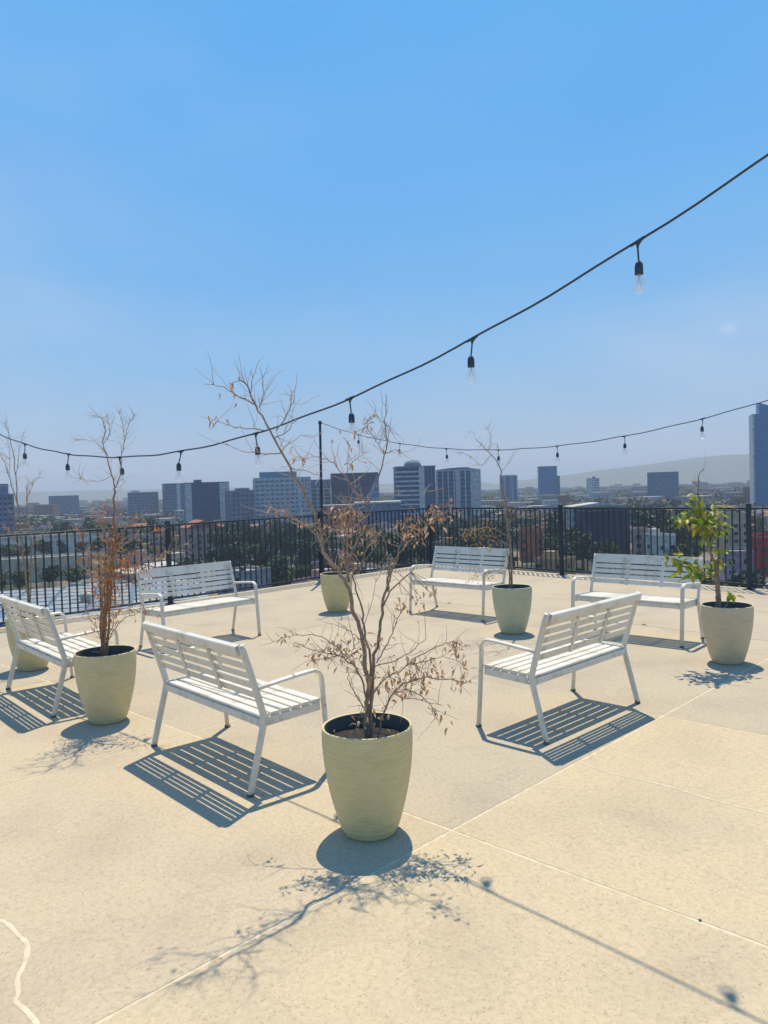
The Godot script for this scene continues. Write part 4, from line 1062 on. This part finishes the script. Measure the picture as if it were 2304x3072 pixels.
func make_scatter() -> void:
	var H := []
	var g := "low houses of the town beyond the fence"
	H.append(house("flat_house", "white two-storey house with black tank", g, 9, 11, 6.4, "white", {"tank": true}))
	H.append(house("flat_house", "cream one-storey flat-roofed house", g, 12, 10, 3.8, "cream", {"shed": true}))
	H.append(house("gable_house", "white house with red tiled gable roof", g, 9, 12, 5.6, "white", {"gable": 2.4}))
	H.append(house("flat_house", "pink two-storey flat-roofed house", g, 8.5, 10, 6.6, "pink", {"tank": true, "shed": true}))
	H.append(house("flat_house", "grey three-storey concrete house", g, 10, 11, 9.3, "concrete", {"tank": true}))
	H.append(house("flat_house", "ochre flat-roofed house", g, 9, 9, 6.2, "ochre", {"shed": true}))
	H.append(house("shed_hall", "low workshop with pale metal roof", g, 14, 12, 4.6, "grey", {"gable": 1.3, "roof": "pale_roof"}))
	H.append(house("gable_house", "brick red house with tiled roof", g, 8, 10, 4.6, "brick", {"gable": 2.2}))
	H.append(house("flat_house", "mauve house with rooftop room", g, 9, 10, 6.0, "mauve", {"shed": true}))
	var T := []
	var tg := "trees among the houses of the town"
	T.append(tree_kind("broad_tree", "broad dark green tree", tg, 9.5, 7.0, 3.0, [0.034, 0.070, 0.026], 1))
	T.append(tree_kind("round_tree", "round mid green tree", tg, 7.0, 6.5, 2.4, [0.055, 0.100, 0.026], 2))
	T.append(tree_kind("tall_tree", "tall blackish green tree", tg, 6.5, 10.0, 3.0, [0.026, 0.058, 0.030], 3))
	T.append(tree_kind("bushy_tree", "olive green bushy tree", tg, 8.0, 5.5, 2.0, [0.075, 0.100, 0.028], 4))
	var first := {}
	# trees that the photograph shows as larger masses
	for q in [[-62, -330, 0, 1.5], [-54, -322, 2, 1.3], [-47, -335, 0, 1.4], [116, -330, 0, 1.9], [127, -322, 1, 1.8], [108, -322, 2, 1.4], [70, -320, 2, 1.4], [76, -312, 0, 1.2], [62, -300, 1, 1.1], [66, -255, 2, 1.1], [70, -250, 0, 1.1], [10, -330, 0, 1.5], [20, -338, 2, 1.2], [2, -322, 1, 1.4], [33, -300, 0, 1.3], [40, -310, 2, 1.2], [-14, -300, 0, 1.3], [-25, -310, 2, 1.2], [96, -245, 0, 1.0], [101, -262, 2, 1.2], [-150, -420, 0, 1.6], [-162, -430, 1, 1.5], [-170, -440, 2, 1.5], [-190, -450, 0, 1.6], [-128, -425, 2, 1.5], [135, -345, 0, 1.6], [150, -350, 1, 1.4], [-70, -338, 0, 1.5], [-40, -328, 2, 1.3], [-33, -340, 0, 1.5], [-58, -262, 0, 1.2], [-50, -255, 2, 1.1], [-43, -262, 0, 1.3], [-66, -258, 3, 1.1], [-35, -250, 1, 1.1], [-8, -262, 0, 1.2], [3, -258, 2, 1.1], [14, -266, 0, 1.2], [24, -258, 1, 1.2], [48, -330, 0, 1.5], [-100, -300, 0, 1.3], [-108, -308, 2, 1.3], [142, -335, 2, 1.5], [120, -345, 0, 1.7], [-212, -356, 0, 1.05], [-204, -352, 1, 1.0], [-197, -360, 3, 1.1], [-188, -358, 0, 1.0], [-180, -364, 1, 1.05], [-172, -362, 3, 1.15], [-164, -370, 0, 1.0], [-157, -372, 2, 0.8], [-149, -376, 1, 1.0], [-142, -380, 0, 1.0], [-146, -236, 3, 0.9], [-139, -240, 1, 0.85], [-132, -240, 0, 0.8], [-125, -246, 3, 0.95], [-118, -246, 1, 0.85], [-111, -252, 0, 0.8], [-104, -256, 3, 0.9]]:
		place(T[q[2]], first, q[0], q[1], rng.randf() * TAU, q[3])
		built.append([q[0], q[1], 4.5 * q[3]])
	var a := 0.62
	var ux := Vector2(cos(a), sin(a)); var uz := Vector2(-sin(a), cos(a))
	rng.seed = 77
	var houses := 0; var trees := 27
	var cells := []
	for i in range(-56, 57):
		for j in range(-56, 57):
			var p := ux * (i * 15.0 + floorf(i / 4.0) * 9.0) + uz * (j * 14.0 + floorf(j / 2.0) * 9.0)
			p += Vector2(0, -330)
			cells.append(p)
	cells.sort_custom(func(b, c): return b.length() < c.length())
	var far_h := begin(); var far_t := begin()
	for p in cells:
		var dist: float = p.length()
		if p.y > -40 or dist < 105 or absf(p.x) > -p.y * 1.6 + 20: continue
		var seen: bool = absf(p.x) < -p.y * 0.6 + 10
		var clear := true
		for b in built:
			if Vector2(b[0], b[1]).distance_to(p) < b[2] + 5.0: clear = false; break
		for b in views:
			if absf(p.x / -p.y - b[0]) < b[1] and dist < b[2] and dist > b[2] * 0.58: clear = false
		if not clear: continue
		var kind := rng.randf()
		if kind < 0.52:
			for k in rng.randi_range(1, 3):
				if trees < 285 and seen:
					trees += 1
					var q: Vector2 = p + Vector2(rng.randf_range(-6, 6), rng.randf_range(-6, 6))
					place(T[rng.randi() % 4], first, q.x, q.y, rng.randf() * TAU, rng.randf_range(0.7, 1.25))
				else:
					lump(far_t, Vector3(p.x + rng.randf_range(-6, 6), GROUND, p.y + rng.randf_range(-6, 6)), rng.randf_range(3, 5), rng.randf_range(6, 10))
		elif houses < 275 and seen:
			houses += 1
			place(H[rng.randi() % H.size()], first, p.x + rng.randf_range(-1.5, 1.5), p.y + rng.randf_range(-1.5, 1.5), -a + PI / 2 * (rng.randi() % 4), rng.randf_range(0.85, 1.12))
		else:
			far_house(far_h, p, a, 1.0)
	# beyond: a carpet of roofs and crowns that nobody could count
	for k in 13000:
		var dist := sqrt(rng.randf_range(640.0 * 640.0, 2600.0 * 2600.0)); var b := rng.randf_range(-1.0, 1.0)
		var p := Vector2(sin(b), -cos(b)) * dist
		var clear := true
		for q in built:
			if Vector2(q[0], q[1]).distance_to(p) < q[2] + 6.0: clear = false; break
		if not clear: continue
		if rng.randf() < 0.80: lump(far_t, Vector3(p.x, GROUND, p.y), rng.randf_range(4, 9), rng.randf_range(6, 13))
		else: far_house(far_h, p, a, rng.randf_range(1.0, 1.9))
	var fh := part("distant_roofs", done(far_h), M.town_tint, self)
	tag(fh, "hazy carpet of small houses and roofs toward the horizon", "houses", "", "stuff")
	var ft := part("distant_trees", done(far_t), M.leafB, self)
	tag(ft, "hazy carpet of tree crowns toward the horizon", "trees", "", "stuff")

func far_house(s: SurfaceTool, p: Vector2, a: float, k: float) -> void:
	var pal := [[0.36, 0.36, 0.36], [0.27, 0.25, 0.22], [0.18, 0.19, 0.22], [0.24, 0.15, 0.13], [0.19, 0.085, 0.06], [0.28, 0.30, 0.33], [0.19, 0.19, 0.24]]
	var c: Array = pal[rng.randi() % pal.size()]
	var h := rng.randf_range(3.5, 9.0) * (k if rng.randf() < 0.9 else k * 1.7)
	var e := Vector3(rng.randf_range(8, 15) * k, h, rng.randf_range(8, 14) * k)
	s.set_color(Color(c[0], c[1], c[2]))
	box(s, Vector3(p.x, GROUND + h / 2, p.y), e)
	s.set_color(Color(0.08, 0.085, 0.1))
	var floors := int(h / 3.0)
	for f in floors:
		for q in int(e.x / 4.0):
			box(s, Vector3(p.x - e.x / 2 + 2.0 + q * 4.0, GROUND + 1.7 + f * 3.0, p.y + e.z / 2), Vector3(1.6, 1.3, 0.2))

func lump(s: SurfaceTool, p: Vector3, r: float, h: float) -> void:
	for i in 46:
		var n := Vector3(rng.randfn(), rng.randfn(), rng.randfn()).normalized()
		var c := p + Vector3(0, h * 0.6, 0) + n * Vector3(r, h * 0.42, r) * rng.randf_range(0.6, 1.0)
		var u := Vector3(rng.randfn(), rng.randfn(), rng.randfn()).normalized(); var v := n.cross(u).normalized()
		var e := r * 0.3; var b := rng.randf_range(0.65, 1.3)
		s.set_color(Color(0.030 * b, 0.062 * b, 0.034 * b))
		quad(s, c - u * e, c - v * e, c + u * e, c + v * e)

func make_land() -> void:
	var s := begin()
	quad(s, Vector3(-9000, GROUND, 1500), Vector3(9000, GROUND, 1500), Vector3(9500, GROUND, -9500), Vector3(-9500, GROUND, -9500))
	struct("town_ground", done(s), M.land)
	# streets between the blocks
	var a := 0.62
	var ux := Vector2(cos(a), sin(a)); var uz := Vector2(-sin(a), cos(a))
	for j in range(-12, 10, 3):
		var st := begin()
		var c := Vector2(0, -330) + uz * (j * 2 * 14.0 + j * 9.0 - 12.0)
		var p := c - ux * 520.0; var q := c + ux * 520.0; var n := uz * 3.4
		quad(st, Vector3(p.x + n.x, GROUND + 0.05, p.y + n.y), Vector3(q.x + n.x, GROUND + 0.05, q.y + n.y), Vector3(q.x - n.x, GROUND + 0.05, q.y - n.y), Vector3(p.x - n.x, GROUND + 0.05, p.y - n.y))
		struct("street", done(st), M.asphalt)
	# far hills
	var n := FastNoiseLite.new(); n.seed = 5; n.frequency = 0.0011; n.fractal_octaves = 5
	hills("far_hill", -4200, 1000, func(x: float) -> float: return lerp(8.0, 137.0, clamp((x - 790.0) / 1330.0, 0.0, 1.0)) if x > 790 else 8.0, n, 600, 4600)
	hills("far_ridge", -5200, 700, func(x: float) -> float: return 26.0 + 28.0 * clamp(-x / 3000.0, 0.0, 1.0) if x < 800 else 14.0, n, -4000, 1000)

func hills(called: String, z: float, deep: float, top: Callable, n: FastNoiseLite, x0: float, x1: float) -> void:
	var s := begin(true)
	var nx := 90; var nz := 14
	var P := func(i: int, j: int) -> Vector3:
		var x: float = lerp(x0, x1, float(i) / nx); var k := float(j) / nz
		var ease_: float = smoothstep(0.0, 1.0, min(float(i), float(nx - i)) / 6.0)
		var y: float = (float(top.call(x)) - GROUND) * sin(PI * 0.5 * min(1.0, k * 1.7)) * ease_ + 7.0 * n.get_noise_2d(x * 2.0, z - k * deep) * k * 1.5 + 3.0 * n.get_noise_2d(x * 8.0, 300.0 + k * 900.0) * k
		return Vector3(x, GROUND - 0.5 + max(0.0, y), z - k * deep)
	for i in nx:
		for j in nz:
			quad(s, P.call(i, j), P.call(i, j + 1), P.call(i + 1, j + 1), P.call(i + 1, j))
	struct(called, done(s), M.hill)

# ---------------------------------------------------------------- everything
func _ready() -> void:
	rng.seed = 20
	set_camera_and_light()
	make_materials()
	make_terrace()
	make_fence(LEFT_RUN, 11.5, [0.0, 3.1, 6.2, 9.3], "black picket fence along the left side of the terrace")
	make_fence(RIGHT_RUN, 10.0, [3.28, 6.56, 9.84], "black picket fence along the right side of the terrace")
	make_land()
	make_towers()
	make_custom_houses()
	make_scatter()
	# benches: x, z, turn, label
	var spots := [
		[-0.790, -4.880, 2.299, "nearest white bench, back to the camera, left of the central pot"],
		[1.057, -5.564, -2.371, "white bench with its back to the camera right of the central shrub"],
		[-1.921, -8.362, 0.776, "white bench facing the camera behind the left dead shrub"],
		[0.759, -9.642, -0.769, "farthest white bench, partly behind the far dead shrub"],
		[2.454, -7.858, -0.742, "white bench facing the camera beside the green leafed shrub"],
		[-2.545, -6.500, 2.289, "white bench cut off by the left picture edge"],
	]
	var proto := make_bench()
	for i in spots.size():
		var b := proto if i == 0 else copy(proto)
		b.position = Vector3(spots[i][0], 0, spots[i][1]); b.rotation.y = spots[i][2]
		b.set_meta("label", spots[i][3])
	var grp := "potted shrubs set between the benches"
	var dry := [[0.038, 0.013, 1.3, 0.7], [0.030, 0.011, 2.0, 1.0], [0.042, 0.011, 0.7, 0.4], [0.025, 0.012, 1.6, -0.7]]
	make_shrub("central", "dead_shrub", "tall dead shrub with brown leaves in the nearest pot, front centre", Vector2(-0.114, -3.649), "pot0", 0, dry, ["dry0", "dry1", "dry7", "dry3", "dry7", "dry3"], "dry_leaf", 430, "bark", grp)
	make_shrub("left", "dead_shrub", "reddish brown dead shrub in the pot left of the nearest bench", Vector2(-2.081, -5.608), "pot1", 0, dry, ["dry4", "dry5", "dry4", "dry1", "dry6"], "dry_leaf", 420, "bark_red", grp, 0.6, true, 0.72)
	make_shrub("far_mid", "dead_shrub", "half dead shrub with olive brown leaves before the farthest bench", Vector2(1.386, -8.447), "pot3", 0, dry, ["dry6", "dry1", "dry2", "dry6", "green4"], "dry_leaf", 160, "bark", grp)
	make_shrub("far_back", "dead_shrub", "dead shrub in the pot near the light mast by the fence", Vector2(-0.669, -10.31), "pot0", 0, dry, ["dry5", "dry1", "dry4", "dry0"], "dry_leaf", 100, "bark", grp)
	make_shrub("far_left", "dead_shrub", "bare twiggy shrub in the pot behind the left edge bench", Vector2(-3.454, -7.395), "pot1", 0, dry, ["dry0", "dry2"], "dry_leaf", 200, "bark", grp)
	var green := [[0.09, 0.042, 0.5, 0.35], [0.075, 0.038, 0.9, 0.5], [0.10, 0.042, 0.3, 0.2]]
	make_shrub("green", "leafy_shrub", "shrub with yellow-green leaves in the pot at the right", Vector2(3.022, -6.795), "pot2", 0, green, ["green0", "green1", "green2", "green3", "green1", "green4"], "leaf", 40, "bark", grp, 0.2, false, 1.0)
	# a chip of stone on the floor
	var pb := begin(true)
	lathe(pb, [Vector2(0, 0), Vector2(0.007, 0.001), Vector2(0.009, 0.005), Vector2(0.006, 0.009), Vector2(0, 0.010)], 7)
	var pebble := part("pebble", done(pb), M.brown, self, Vector3(1.13, 0, -2.81))
	tag(pebble, "single dark pebble on the floor at the lower right", "pebble")
	pebble.scale = Vector3(0.8, 0.6, 0.55)
	rng.seed = 4
	make_mast(Vector3(-1.13, 0, -13.72), 2.86, "thin black mast by the fence behind the central shrub", Vector3(0.04, 0, 0))
	make_mast(Vector3(-4.99, 0, -8.99), 2.84, "thin black mast on the left fence outside the picture")
	make_mast(Vector3(2.85, 0, -1.97), 3.78, "thin black mast right of the camera outside the picture")
	make_mast(Vector3(6.28, 0, -6.25), 3.50, "thin black mast at the right outside the picture")
	var l1 := []; var l2 := []
	for k in range(-2, 9): l1.append(0.022 + k * 0.913)
	for k in 10: l2.append(1.0 + k * 0.972)
	make_string("near string of clear bulbs sweeping from upper right to left edge", Vector2(1.19, -3.46), Vector2(-0.745, -0.667), Vector3(0.04446, -0.36697, 2.7246), -2.22, 8.29, l1)
	make_string("far string of clear bulbs from the thin mast to the right edge", Vector2(-1.09, -13.72), Vector2(0.70, 0.714), Vector3(0.0361, -0.3219, 2.841), 0.0, 10.5, l2)
